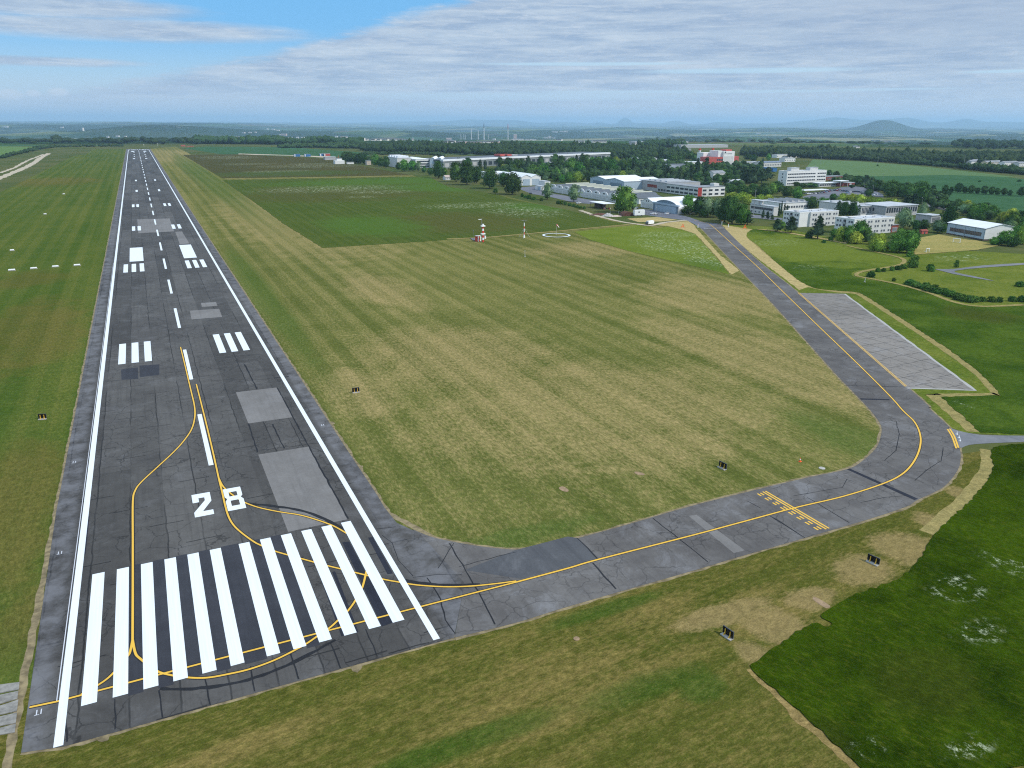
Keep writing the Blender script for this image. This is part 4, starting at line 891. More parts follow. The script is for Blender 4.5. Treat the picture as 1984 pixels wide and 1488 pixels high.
# canopies and gatehouse by the car park
b = Bld('gatehouse', 'long low gatehouse with a white flat roof right of the office block', z7(975, 345), z7(965, 0)[0], z7(1235, 0)[0], 0, h=3.6, Ly=9)
b.wall(OFFW); b.roof(ROOFW, .6, .4); b.windows('R', lin_(2, b.Lx-2, 9), (1.0,), b.Lx/11, 1.6, 1, DARKF)
b = Bld('entrance_canopy', 'tall white entrance canopy on slim posts beside the gatehouse', z7(1240, 345), z7(1225, 0)[0], z7(1340, 0)[0], 0, h=5.6, Ly=10, cat='canopy')
b.roof(ROOFW, .3, .6)
for x_ in (.4, b.Lx-.4):
    for y_ in (.4, 9.4): MB().cyl((x_, y_, 0), (x_, y_, b.h), .18, n=8).build('post', FRAMEW, b.root)
b.wall(BRICKR, b.Lx*.3, 5, b.Lx*.9, 9, 3.2, name='back_room')
b = Bld('carport', 'long white carport roof over parked cars below the office block', z7(775, 440), z7(755, 0)[0], z7(1085, 0)[0], 0, h=3.2, Ly=8, cat='carport')
b.roof(ROOFW, .3, .45)
for x_ in lin_(.4, b.Lx-.4, 5):
    for y_ in (1.0, 7.2): MB().cyl((x_, y_, 0), (x_, y_, b.h), .12, n=8).build('post', POSTM, b.root)
b = Bld('brick_shed', 'low red brick shed at the far end of the car park', z7(1345, 335), z7(1335, 0)[0], z7(1425, 0)[0], 0, h=3.4, Ly=8)
b.wall(BRICKR); b.roof(ROOFL, .2, .3); b.panel('R', 1.5, 4.5, .1, 2.6, FRAMEW)
b = Bld('brick_terrace', 'long dull red flat-roofed row right behind the office block', z7(1060, 262), z7(1050, 0)[0], z7(1285, 0)[0], 0, h=4.2, Ly=12)
b.wall(BRICKR); b.roof(ROOFG, .2, .3); b.windows('R', lin_(3, b.Lx-3, 9), (1.1,), 2, 1.6, 1)
b = Bld('small_pavilion', 'small pale flat-roofed pavilion with slim window bays left of the gym hall', z8(785, 812), z8(700, 0)[0], z8(905, 0)[0], 0, h=5.0, land='the small pavilion')
b.Ly = 12; b.wall(GREYP); b.roof(ROOFL, .5, .4); b.windows('R', lin_(1.4, b.Lx-1, 8), (.8,), (b.Lx-1)/9, 3.2, 0, FRAMEW)
P = G(*z8(675, 950)); ph = empty('play_hut', (P[0], P[1], 0), 0, 'little red play hut beside the sports field', 'hut')
MB().box(0, 0, 0, 5.0, 2.6, 1.7).build('hut_wall', SALMON, ph)
mb = MB(); mb.add([(-.3,-.3,1.7),(5.3,-.3,1.7),(5.3,2.9,1.7),(-.3,2.9,1.7),(-.3,1.3,2.7),(5.3,1.3,2.7)], [(0,1,5,4),(2,3,4,5),(0,4,3),(1,2,5),(3,2,1,0)]); mb.build('hut_roof', BRICKR, ph)
MB().box(1.8, -.05, 0, 2.9, -.004, 1.4).build('doorway', DARKF, ph)
# ---- hangar with the curved roof, by the taxiway head
b = Bld('curved_hangar', 'blue-grey hangar with folding doors and a curved roof at the taxiway head', z6(745, 962), z6(430, 0)[0], z6(800, 0)[0], 0, h=6.2, land='the curved hangar')
b.Lx = 34; Ly = b.Ly
b.wall(BLUEG, 0, 0, .6, Ly, 6.2, name='front_wall'); b.wall(OFFW, .6, .4, 34, Ly-.4, 4.2, name='side_wall')
MB().box(-.5, -.6, 5.3, .9, Ly+.6, 6.5).build('fascia', LBLUE, b.root)
b.barrel(ROOFW, 4.6, 'x', .8, 1.2, 34, Ly-1.2, 4.2, BLUEG)
b.panel('L', 2.2, Ly-2.2, .05, 4.9, LBLUE, 'folding_door', .16, ribs=14)
for y_ in (.8, Ly-.8): MB().box(-.3, y_-.5, 0, -.004, y_+.5, 5.3).build('pillar', BLUEG, b.root)
b = Bld('white_hangar', 'white gabled hangar left of the curved hangar', z6(440, 895), z6(285, 0)[0], z6(600, 0)[0], 0, h=4.6)
b.Lx = 34; b.Ly = 18
b.wall(WHITE); b.gable(ROOFW, 3.2, 'x', .3, wallm=WHITE); b.panel('L', 2, 16, .05, 4.0, OFFW, 'sliding_door', .1, ribs=8); b.windows('L', (7.6, 10.4), (4.9,), 1.0, 1.1, 0, DARKF)
b = Bld('workshop', 'low white workshop under a dark felt roof behind the big tree', z6(250, 830), z6(200, 0)[0], z6(560, 0)[0], 0, h=4.4)
b.Ly = 24; b.wall(WHITE); b.gable(ROOFD, 2.0, 'x', .4, wallm=WHITE); b.windows('R', lin_(2, b.Lx-2, 11), (2.2,), 1.4, 1.4, 0)
# ---- long office wing with the red stair panel
b = Bld('long_office', 'long two-storey office wing with a red stair panel, joined to a blank hall', z6(1000, 738), z6(600, 0)[0], z6(1345, 0)[0], 0, h=8.4, land='the long office wing')
Ly = b.Ly
b.wall(OFFW, 0, 0, 14, Ly); b.wall(WHITE, 14.01, .0, b.Lx, 16, name='right_wing_wall'); b.roof(ROOFG, .3, .35, 0, 0, 14, Ly); b.roof(ROOFG, .3, .33, 14.35, 0, b.Lx, 16, name='right_wing_roof')
b.windows('L', lin_(3.0, Ly-3, 7), (1.2, 4.7), Ly/8.6, 1.7, 2, DARKF)
b.panel('R', .2, 4.6, .2, 8.2, RED, 'stair_panel', .12)
b.windows('R', lin_(7.6, b.Lx-2.4, 4), (1.2, 4.7), 4.2, 1.7, 2, DARKF)
b.wall(GREYP, 0, Ly+.01, 40, Ly+48, 8.9, name='hall_wall'); b.roof(ROOFG, .3, .35, 0, Ly+.4, 40, Ly+48, 8.9, name='hall_roof')
b.panel('L', Ly+16, Ly+32, 3.4, 6.2, BRICKR, 'loading_door', .12); b.windows('L', (Ly+3, Ly+7.5, Ly+12), (1.0,), 3.2, 1.9, 1, DARKF)
for k in range(4): MB().box(6, Ly+8+9*k, 9.26, 34, Ly+11+9*k, 10.4).build('roof_light', ROOFL, b.root)
MB().box(22, 5, 8.74, b.Lx-3, 11, 11.0).build('roof_house', OFFW, b.root)
# ---- big hall with the white roof
b = Bld('white_roof_hall', 'large pale blue hall under a broad white roof behind the arched hangars', z5(1790, 610), z5(1405, 0)[0], z5(2260, 0)[0], 0, h=8.2, land='the white-roofed hall')
b.Ly = 66; b.Lx = 46
b.wall(LBLUE); b.gable(ROOFW, 2.4, 'x', .5, y0=0, y1=34, wallm=LBLUE); b.gable(ROOFW, 2.4, 'x', .5, y0=34.6, y1=66, wallm=LBLUE)
b.panel('L', 4, 26, .1, 6.0, BLUEG, 'hangar_door', .12, ribs=6); b.panel('L', 40, 60, .1, 6.0, BLUEG, 'hangar_door', .12, ribs=6)
# ---- row of nine arched hangars sharing walls
p0, p1 = G(*z5(1698, 762)), G(*z5(850, 628)); n_arch = 9
ar = empty('arched_hangar_row', (p0[0], p0[1], 0), 0, 'row of nine joined hangars with white arched fronts facing the yard', 'hangar')
LAND.append((*z5(1250, 690), z5(850, 0)[0], z5(1690, 0)[0], 'the arched hangars'))
alen = p1[1]-p0[1]; aw = alen/n_arch; BOXES.append((p0[0], p0[1], 0, 42, alen))
for k in range(n_arch):
    y0_ = k*aw
    hb = MB(); prof = [(y0_+aw/2-aw/2*.97*math.cos(math.pi*i/12), 4.6+2.9*math.sin(math.pi*i/12)) for i in range(13)]
    pts = [(0, y0_+.15, 0)]+[(0, p[0], p[1]) for p in prof]+[(0, y0_+aw-.15, 0)]
    hb.add(pts+[(.4, p[1], p[2]) for p in pts], [tuple(range(len(pts)-1, -1, -1)), tuple(range(len(pts), 2*len(pts)))]+[(i, (i+1) % len(pts), len(pts)+(i+1) % len(pts), len(pts)+i) for i in range(len(pts))])
    hb.build('arched_front', WHITE, ar)
    rb = MB(); kk = 13; vs = [(.4, p[0], p[1]-.25) for p in prof]+[(42, p[0], p[1]-.25) for p in prof]
    rb.add(vs, [(i, i+1, kk+i+1, kk+i) for i in range(12)]); rb.build('barrel_roof', ROOFD, ar)
    dmb = MB(); dmb.box(-.12, y0_+.9, .05, -.004, y0_+aw-.9, 4.3); dmb.box(-.2, y0_+.9, 2.0, -.122, y0_+aw-.9, 2.3); dmb.build('door', OFFW, ar)
    wmb = MB(); wmb.box(-.08, y0_+aw/2-1.5, 5.4, -.004, y0_+aw/2+1.5, 6.3); wmb.build('arch_window', GLASS, ar)
    MB().box(-.35, y0_-.25, 0, -.003, y0_+.25, 5.0).build('pier', WHITE, ar)
CREAM = simple('cream_roof_light', (222, 222, 200), .6, .05, .4)
for k in range(n_arch): MB().box(14, k*aw+aw/2-.9, 6.9, 40, k*aw+aw/2+.9, 7.9).build('roof_light', CREAM, ar)
wb = MB(); wb.box(.45, .2, 0, 41.9, alen-.2, 4.5); wb.build('side_wall', OFFW, ar)
b = Bld('end_annex', 'white box annex at the far end of the arched hangars', z5(840, 600), z5(795, 0)[0], z5(905, 0)[0], 0, h=7.5); b.Ly = 14
b.wall(WHITE); b.roof(ROOFL, .2, .3); b.windows('R', lin_(2, b.Lx-2, 4), (4.4,), 1.6, 1.5, 1)
b = Bld('flat_annex', 'low white lean-to beside the yard, left of the arched hangars', z5(800, 615), z5(730, 0)[0], z5(840, 0)[0], 0, h=4.0, Ly=14)
b.wall(WHITE); b.roof(ROOFL, .2, .3); b.panel('L', 3, 8, .1, 3, LBLUE)
# ---- pair of big white hangars to the left
b = Bld('paint_hangar', 'pair of large white hangars with pale blue doors left of the arched row', z5(560, 558), z5(330, 0)[0], z5(790, 0)[0], 0, h=8.6, land='the big white hangars')
b.Ly = 60; Lx = b.Lx
b.wall(WHITE); b.gable(ROOFW, 2.6, 'y', .4, 0, 0, Lx*.5, 60, wallm=WHITE); b.gable(ROOFW, 2.6, 'y', .4, Lx*.5+.5, 0, Lx, 60, wallm=WHITE)
b.panel('R', 1.5, Lx*.43, .1, 6.8, LBLUE, 'hangar_door', .15, ribs=6); b.panel('R', Lx*.56, Lx-1.5, .1, 6.8, LBLUE, 'hangar_door', .15, ribs=6)
b.windows('L', lin_(6, 54, 8), (3.0,), 3.0, 2.0, 2)
b = Bld('cream_annex', 'long white roofed annex behind the big white hangars', z5(200, 480), z5(100, 0)[0], z5(420, 0)[0], 0, h=7.0); b.Ly = 30
b.wall(WHITE); b.roof(ROOFW, .3, .5); b.windows('R', lin_(3, b.Lx-3, 12), (2.0,), 2.2, 1.8, 1)
# ---- the very long assembly hall with two blue arched ends
p0, p1 = G(*z4(1355, 352)), G(*z5(1620, 243)); d_ = p1-p0; rot = math.atan2(d_[1], d_[0])
lh = empty('assembly_hall', (p0[0], p0[1], 0), rot, 'very long grey assembly hall with a white eaves band behind the trees', 'hall'); LL = float(np.hypot(d_[0], d_[1]))
LAND.append((1010, 312, 850, 1180, 'the long assembly hall')); BOXES.append((p0[0], p0[1], rot, LL, 60))
MB().box(0, 0, 0, LL, 62, 9.5).build('wall', simple('dull_grey_wall', (128, 136, 136), .85, .12, .2), lh); MB().box(-.5, -.8, 10.0, LL+.5, 6, 12.4).build('eaves_band', ROOFW, lh); MB().box(0, 6.02, 9.5, LL, 62, 12.2).build('roof', ROOFD, lh)
for k in range(36): MB().box(4+LL/36.5*k, -.1, 2.0, 4+LL/36.5*k+LL/36.5*.72, -.004, 7.2).build('window_bay', GLASS if k % 5 else GREYP, lh)
MB().box(LL*.345, 20, 12.61, LL*.37, 34, 15.6).build('roof_house', SALMON, lh); MB().box(LL*.385, 20, 12.61, LL*.41, 34, 15.2).build('roof_house', SALMON, lh); MB().box(LL*.42, 22, 12.61, LL*.45, 34, 14.2).build('roof_house', GREYP, lh)
for k, (xa_, xb_) in enumerate(((1195, 1268), (1272, 1352))):
    P0 = G(*z4(xa_, 345)); s_ = pm(P0); wd = (xb_-xa_)/6.2/s_; hb = MB(); he = rise(np.array([*P0[:2], 0]), 125/6.2)
    prof = [(wd/2-wd/2*math.cos(math.pi*i/14), he*.35+he*.65*math.sin(math.pi*i/14)) for i in range(15)]
    ao = empty('arched_hall', (P0[0], P0[1], 0), -YAW, ('tall pale blue arched hall end, the left one of two', 'tall pale blue arched hall end, the right one of two')[k], 'hall', 'arched halls at the end of the assembly hall')
    pts = [(0, 0, 0)]+[(p[0], 0, p[1]) for p in prof]+[(wd, 0, 0)]; n_ = len(pts)
    hb.add(pts+[(p[0], 50, p[2]) for p in pts], [tuple(range(n_)), tuple(range(2*n_-1, n_-1, -1))]+[((i+1) % n_, i, n_+i, n_+(i+1) % n_) for i in range(n_)]); hb.build('arched_wall', LBLUE, ao)
    rim = MB(); vs = []
    for p in prof: vs += [(p[0], -.3, p[1]-.1), (p[0], 51, p[1]-.1), (p[0], 51, p[1]+.5), (p[0], -.3, p[1]+.5)]
    rim.add(vs, [(4*i+a, 4*i+(a+1) % 4, 4*i+4+(a+1) % 4, 4*i+4+a) for i in range(14) for a in range(4)]); rim.build('roof', ROOFW, ao)
    MB().box(wd*.2, -.25, 0, wd*.8, -.004, he*.42).build('hall_door', OFFW, ao)
b = Bld('office_terrace', 'white stepped office terrace with dark window bands left of the blue arched halls', z4(1030, 345), z4(640, 0)[0], z4(1195, 0)[0], 0, h=12.0, land='the office terrace')
b.Ly = 80
b.wall(WHITE); b.roof(ROOFW, .3, .5); b.wall(OFFW, -22, 20, -.02, 78, 13.5, name='rear_wall'); b.roof(ROOFL, .3, .4, -22, 20, -.4, 78, 13.5, name='rear_roof')
for z in (1.4, 4.6, 8.2): b.windows('R', (b.Lx*.5,), (z,), b.Lx*.9, 1.9, 9, DARKF)
for z in (2, 6, 9): b.windows('L', lin_(8, 18, 2), (z,), 7.5, 1.8, 3, DARKF)
for k in range(4): MB().box(-20, 24+13*k, 13.9, -3, 30+13*k, 16.4).build('roof_light', ROOFW, b.root)
# low houses in front of the tree line, far left
P = G(*z4(60, 298)); wt_ = empty('radar_house', (P[0], P[1], 0), 0, 'small white two-tier radar house at the edge of the dry meadow', 'building'); LAND.append((658, 317, 648, 668, 'the radar house'))
MB().box(0, 0, 0, 15, 12, 5.4).build('lower_tier', WHITE, wt_); MB().box(3.5, 2.5, 5.4, 11.5, 9.5, 8.6).build('upper_tier', WHITE, wt_); MB().box(3, 2, 8.6, 12, 10, 9.0).build('roof', ROOFG, wt_)
mb = MB(); mb.cyl((7, 6, 9.0), (7, 6, 14), .25, .1, 6); mb.cyl((4.8, 6, 9.0), (4.8, 6, 11.5), .15, n=6); mb.build('aerial', REDW, wt_)
b = Bld('flat_shed', 'grey flat shed left of the radar house', z4(-60, 250), z4(-80, 0)[0], z4(70, 0)[0], 0, h=5, Ly=14); b.wall(GREYP); b.roof(ROOFL)
b = Bld('low_kiosk', 'low white kiosk right of the radar house', z4(205, 298), z4(195, 0)[0], z4(285, 0)[0], 0, h=2.8, Ly=6); b.wall(WHITE); b.roof(ROOFG)
b = Bld('beige_shed', 'small beige shed half hidden in the tree row', z4(440, 308), z4(432, 0)[0], z4(490, 0)[0], 0, h=6, Ly=9); b.wall(simple('beige_wall', (198, 184, 168))); b.roof(ROOFG)
b = Bld('gable_cottage', 'little cottage with a pale gable roof at the edge of the middle meadow', z4(1385, 490), z4(1345, 0)[0], z4(1442, 0)[0], 0, h=3.2); b.Ly = 9
b.wall(OFFW); b.gable(simple('pale_tiles', (188, 170, 158)), 2.0, 'x', .4, wallm=OFFW); b.windows('R', (2, 5), (1.0,), 1.2, 1.2, 1); b.panel('R', 6.6, 7.7, 0, 2.1, BROWN)
for px_, c_ in ((570, BLUER), (590, BLUER), (620, BLUER), (628, SALMON)):
    b = Bld('container', {570: 'blue container on the bare ground, leftmost of four', 590: 'blue container on the bare ground, second from the left', 620: 'blue container near the right end of the bare ground', 628: 'salmon container at the right end of the bare ground'}[px_], (px_, 303.5 if px_ < 600 else 302.5), px_-1, px_+12, 0, h=4.5, Ly=5, cat='container', group='containers on the bare ground')
    b.wall(c_); MB().box(-.1, -.1, b.h, b.Lx+.1, 5.1, b.h+.15).build('roof', ROOFL, b.root); b.panel('R', .3, 2.6, .2, b.h-.4, FRAMEW, 'door', .08)
# ---- open shed, trailer, van, hut by the dirt heap
b = Bld('open_shed', 'open timber shed under a white lean-to roof beside the arched hangars', z5(1545, 845), z5(1385, 0)[0], z5(1670, 0)[0], 0, h=4.2, cat='shed')
b.Ly = max(b.Ly, 12); b.roof(ROOFW, .6, .25); b.wall(BROWN, b.Lx*.4, b.Ly*.55, b.Lx-.2, b.Ly-.2, 3.0, name='store_wall')
for x_ in (.2, b.Lx*.5, b.Lx-.2):
    for y_ in (.2, b.Ly-.2): MB().cyl((x_, y_, 0), (x_, y_, b.h), .12, n=6).build('post', BROWN, b.root)
for k in range(5): MB().box(.8+1.6*k, 1+(k % 3)*1.4, 0, 1.9+1.6*k, 2.2+(k % 3)*1.4, .8+.3*(k % 2)).build('stored_crate', (BRICKR, OFFW, BROWN)[k % 3], b.root)
def wheeled(name, label, near, L_, W_, H_, m_, rz, cat, cab=None):
    P = G(*near); o = empty(name, (P[0], P[1], 0), rz, label, cat)
    mb = MB(); mb.prism([(0, 0), (L_, 0), (L_, W_), (0, W_)], .55, H_*.97); mb.box(.1, .1, H_*.97, L_-.1, W_-.1, H_); mb.build('body', m_, o)
    for x_ in ((.8, L_-.9) if cab else (L_*.32, L_*.68)):
        for y_ in (-.02, W_-.2): MB().cyl((x_, y_, .36), (x_, y_+.22, .36), .36, n=12).build('wheel', BLACKM, o)
    return o
o = wheeled('site_trailer', 'white site trailer with one small window in front of the big tree', z6(195, 985), 8.0, 2.6, 4.3, WHITEM, math.radians(-8), 'trailer')
me, pe = window_mesh(.9, .9, 0, DARKF, GLASS, 'window'); wn = bpy.data.objects.new('window', me); COL.objects.link(wn); wn.parent = o; wn.location = (3.4, -.01, 2.4); q = bpy.data.objects.new('pane', pe); COL.objects.link(q); q.parent = wn
o = wheeled('delivery_van', 'white van parked at the corner of the sandy path', z6(372, 1098), 5.6, 2.1, 2.5, WHITEM, math.radians(14), 'van', True)
mb = MB(); mb.add([(-.9,.1,.55),(0.0,.1,.55),(0.0,2.0,.55),(-.9,2.0,.55),(-.9,.15,1.25),(0.0,.12,2.2),(0.0,1.98,2.2),(-.9,1.95,1.25)], [(0,3,2,1),(0,1,5,4),(4,5,6,7),(2,3,7,6),(3,0,4,7)]); mb.build('cab', DARKF, o)
P = G(*z6(45, 985)); o = empty('rusty_shelter', (P[0], P[1], 0), math.radians(-8), 'brown rusty curved shelter beside the white trailer', 'shelter')
mb = MB(); n_ = 10; vs = []
for y_ in (0, 7): vs += [(4.6-4.6*math.cos(math.pi*i/n_), y_, 2.8*math.sin(math.pi*i/n_)) for i in range(n_+1)]
mb.add(vs, [(i+1, i, n_+1+i, n_+2+i) for i in range(n_)]); mb.build('curved_roof', RUST, o); mb = MB(); mb.add(vs[:n_+1], [tuple(range(n_, -1, -1))]); mb.add(vs[n_+1:], [tuple(range(n_+1))]); mb.build('end_wall', RUST, o)
def heap(name, label, at_, rx, ry, hz, m_):
    P = G(*at_); mb = MB(); N_ = 16; rings = 6; vs = [(0, 0, hz)]
    for j in range(1, rings+1):
        for i in range(N_):
            a = 2*math.pi*i/N_; q = j/rings; k = 1+random.uniform(-.12, .12)
            vs.append((rx*q*k*math.cos(a), ry*q*k*math.sin(a), hz*(math.cos(q*math.pi)+1)/2*random.uniform(.8, 1.2) if j < rings else -.05))
    fs = [(0, 1+i, 1+(i+1) % N_) for i in range(N_)]
    for j in range(rings-1): fs += [(1+j*N_+i, 1+(j+1)*N_+i, 1+(j+1)*N_+(i+1) % N_, 1+j*N_+(i+1) % N_) for i in range(N_)]
    mb.add(vs, fs); o = mb.build(name, m_); o.location = (P[0], P[1], 0); return tag(o, label, 'heap')
heap('gravel_heap', 'pale grey gravel heap beside the sandy path', z5(1600, 920), 5.5, 4, 2.0, GRAVEL)
heap('soil_heap', 'dark brown soil heap left of the gravel heap', z5(1500, 905), 9, 5, 1.2, RUST)
heap('rubble_heap', 'low pinkish rubble heap right of the gravel heap', z5(1690, 925), 6, 3, .9, simple('rubble', (198, 178, 168), .95, .3, 1.5))
# fence in front of the shelter
fa, fb = np.array(G2(*z5(1625, 888))), np.array(G2(*z6(560, 975))); fo = empty('post_fence', (fa[0], fa[1], 0), math.atan2(fb[1]-fa[1], fb[0]-fa[0]), 'low post and wire fence along the yard in front of the shelter', 'fence')
FL = float(np.linalg.norm(fb-fa))
for k in range(20): MB().box(FL*k/19-.09, -.09, 0, FL*k/19+.09, .09, 1.7).build('post', BROWN if k % 3 else OFFW, fo)
mb = MB()
for z in (.5, 1.0, 1.5): mb.cyl((0, 0, z), (FL, 0, z), .025, n=4)
mb.build('wire', METAL, fo)
# ---- heating plant, red and white
b = Bld('heating_plant', 'red and white heating plant with stepped blocks above the trees', z6(1320, 335), z6(1075, 0)[0], z6(1490, 0)[0], 0, h=17, land='the red heating plant')
s_ = pm(b.P); ux_ = 1/6.613/s_
k_ = lambda v: v*ux_*1.08
b.wall(SALMON, -k_(205), 0, 0, 22, 13, name='red_wing'); b.wall(WHITE, .02, -.5, k_(165), 24, 21.5, name='white_block'); b.wall(WHITE, -k_(60), 3, -.02, 24, 22.5, name='white_step')
b.wall(WHITE, -k_(150), 24, k_(130), 40, 19, name='rear_block'); b.wall(SALMON, k_(166), 2, k_(250), 20, 13.5, name='side_wing'); b.wall(SALMON, k_(75), 6, k_(160), 20, 24, z0=21.5, name='roof_house')
b.windows('R', lin_(-k_(85)+1, -2, 3), (7.2,), 3.4, 3, 1, DARKF, GLASS); b.windows('R', lin_(2.5, k_(165)-6, 7), (17.2,), 1.3, 1.1, 0, DARKF, y0=-.5); b.panel('R', k_(10), k_(150), 2, 14.2, OFFW, 'louvre_panel', .15, y0=-.5); b.windows('R', (k_(25), ), (19.0,), 3.0, 2.0, 1, DARKF, y0=-.5)
for px_, bs, tp, dx_ in ((1019, 262, 118, 0), (1275, 170, 118, 18)):
    P = G(*z6(px_, 300 if not dx_ else 318)); hh = rise(np.array([*P[:2], 0]), ((300 if not dx_ else 318)-tp)/6.613)
    o = empty('striped_chimney', (P[0], P[1]+dx_, 0), 0, 'red and white striped chimney standing left of the heating plant' if not dx_ else 'red and white striped chimney rising behind the heating plant', 'chimney', 'chimneys of the heating plant')
    for j in range(8):
        za, zb = hh*j/8, hh*(j+1)/8; r_ = lambda z: 2.3-.8*z/hh+(.5 if z >= hh*.87 else 0)
        MB().cyl((0, 0, za), (0, 0, zb), r_(za), r_(zb-.01), 14).build('chimney_band', (WHITEM if j % 2 == 0 else SALMON) if j < 7 else REDW, o)
# ---- other roofs seen between the trees
def plain(name, label, near, left, right, h_, Ly, wm, rm, wins=None, gab=0, land=None):
    b = Bld(name, label, near, left, right, 0, h=h_, land=land); b.Ly = Ly; b.wall(wm)
    (b.gable(rm, gab, 'x', .4, wallm=wm) if gab else b.roof(rm, .3, .4))
    if wins: b.windows('R', lin_(2, b.Lx-2, wins[0]), wins[1], wins[2], 1.5, 1, DARKF)
    return b
plain('white_house', 'white house with a grey gable roof among dark pines below the heating plant', z6(1200, 530), z6(1065, 0)[0], z6(1352, 0)[0], 8.5, 12, WHITE, ROOFG, (8, (1.5, 5), 1.6), 2.5, 'the white house')
plain('long_low_hall', 'long low hall with a pale roof edge among the pines', z6(560, 405), z6(210, 0)[0], z6(880, 0)[0], 6.5, 26, OFFW, ROOFD, None, 2.0)
b = Bld('barrel_store', 'small white store with a curved front among the pines', z6(700, 430), z6(660, 0)[0], z6(885, 0)[0], 0, h=4.5); b.Ly = 24
b.wall(WHITE); b.barrel(ROOFG, 4, 'y', wallm=WHITE); b.panel('R', b.Lx*.25, b.Lx*.75, .1, 4, LBLUE)
plain('white_depot', 'white depot left of the striped chimney', z6(870, 345), z6(830, 0)[0], z6(1070, 0)[0], 6, 14, WHITE, ROOFW, (5, (2,), 2))
plain('pale_offices', 'long pale low offices right of the heating plant', z6(1615, 352), z6(1600, 0)[0], z6(1840, 0)[0], 6.5, 16, OFFW, ROOFL, (11, (2.2,), 2.0))
plain('pale_offices', 'pale offices under a blue-grey roof left above the office block', z7(225, 92), z7(210, 0)[0], z7(485, 0)[0], 6.5, 16, OFFW, simple('slate_blue_roof', (120, 132, 150)), (12, (2.2,), 2.0), 1.6)
plain('blue_store', 'low store with a bright blue roof behind the pine clump', z7(380, 150), z7(200, 0)[0], z7(430, 0)[0], 4.5, 20, BLUER, BLUER)
plain('white_gate_lodge', 'white lodge at the edge of the crop field above the office block', z7(530, 25), z7(525, 0)[0], z7(665, 0)[0], 6, 14, WHITE, ROOFL, (5, (2,), 2))
plain('far_lodge', 'long white shed at the field edge right of the heating plant', (1505, 306), 1503, 1548, 6, 14, WHITE, ROOFL, (5, (2,), 2))
plain('distribution_hall', 'large grey distribution hall behind the wood, nearest of the far sheds', z6(840, 190), z6(120, 0)[0], z6(915, 0)[0], 11, 26, GREYP, ROOFG, (8, (7.5,), 3))
b = Bld('glasshouse_shed', 'wide white shed far behind the distribution hall', z6(200, 75), z6(190, 0)[0], z6(880, 0)[0], 0, h=10); b.Ly = 34; b.wall(GREYP); b.roof(ROOFL)
b = Bld('glasshouse_shed', 'wide white shed with a ribbed roof right of the far wide shed', z6(790, 112), z6(780, 0)[0], z6(1390, 0)[0], 0, h=8); b.Ly = 34; b.wall(GREYP); b.roof(ROOFL)
for k, (x_, y_, w_, c_) in enumerate([(1175, 478, 75, WHITE), (1480, 488, 45, WHITE), (1510, 480, 90, OFFW), (1625, 495, 65, simple('cream_wall', (222, 206, 170))), (1690, 492, 85, OFFW), (1795, 500, 60, WHITE), (1860, 498, 70, GREYP), (1935, 505, 60, OFFW)]):
    px_, py_ = 1580+x_/4.911, 220+y_/4.911
    b = Bld('village_house', 'x', (px_, py_), px_-.6, px_+w_/4.911, 0, h=5.0, cat='house', group='houses along the far right tree belt'); b.Ly = 10
    b.root['label'] = ['lone cream-roofed house in the field edge, leftmost of the far right houses', 'white house left in the far right row, second from the left', 'long pale house in the far right row, third from the left', 'cream yellow house in the middle of the far right row', 'long pale house right of the cream yellow house', 'white house, third from the right in the far right row', 'grey house, second from the right in the far right row', 'pale house at the right edge of the photo in the far right row'][k]
    b.wall(c_); b.gable((simple('peach_tiles', (214, 170, 148)) if k == 0 else ROOFG), 2.2, 'x', .4, wallm=c_); b.windows('R', lin_(2, b.Lx-2, 3), (1.2,), 1.6, 1.5, 1)
for nm, lb, nr_, x1_, hh, Ly_ in [('white_shed', 'small white shed above the yellow-green hedge of trees', z6(190, 300), z6(245, 0)[0], 7, 12), ('white_shed', 'small white shed right of the tall dark conifers', z6(570, 320), z6(630, 0)[0], 6, 10), ('white_shed', 'small white shed left of the tall dark conifers', z6(420, 295), z6(480, 0)[0], 6, 10), ('white_cottage', 'white cottage with a chimney deep in the wood', z5(880, 345), z5(960, 0)[0], 7, 9), ('white_shed', 'pale shed at the right rim of the pine clump', z6(1430, 600), z6(1580, 0)[0], 5, 10), ('white_shed', 'white shed at the left rim of the pine clump', z6(1385, 380), z6(1450, 0)[0], 5, 10)]:
    b = Bld(nm, lb, nr_, nr_[0]-1, x1_, 0, h=hh); b.Ly = Ly_; b.wall(WHITE); b.gable(ROOFL, 1.5, 'x', .3, wallm=WHITE); b.windows('R', lin_(2, b.Lx-2, 3), (1.5,), 1.4, 1.5, 1)
#@@PART3
# ------------------------------------------------------------------ airfield equipment
P = G(936, 469); m1 = empty('glide_path_mast', (P[0], P[1], 0), 0, 'tall red and white antenna mast with two white antenna boxes', 'mast')
for j in range(8): MB().box(-.42+.02*(j % 2), -.42+.02*(j % 2), 1.25*j, .42-.02*(j % 2), .42-.02*(j % 2), 1.25*j+1.25).build('mast_section', REDW if j % 2 == 0 else WHITEM, m1)
for z in (4.3, 8.6): MB().box(-1.15, -.8, z, 1.15, .8, z+.65).build('antenna_box', WHITEM, m1)
MB().cyl((-.7, 0, 9.5), (-.7, 0, 13.4), .16, .1, 6).build('lightning_rod', POSTM, m1); MB().box(-2.7, -.1, 12.5, -.85, .1, 12.75).build('obstacle_arm', WHITEM, m1)
MB().box(.9, -.3, 1.8, 1.7, .5, 3.4).build('cable_box', WHITEM, m1)
P = G(926, 467.5); m2 = empty('equipment_shelter', (P[0], P[1], 0), 0, 'red and white striped equipment shelter beside the antenna mast', 'shelter')
for j in range(4): MB().box(-1.3+.7*j, -1.2, 0, -1.3+.7*j+.7, 1.2, 3.0-.01*(j % 2)).build('shelter_stripe', (REDW if j % 2 == 0 else WHITEM), m2)
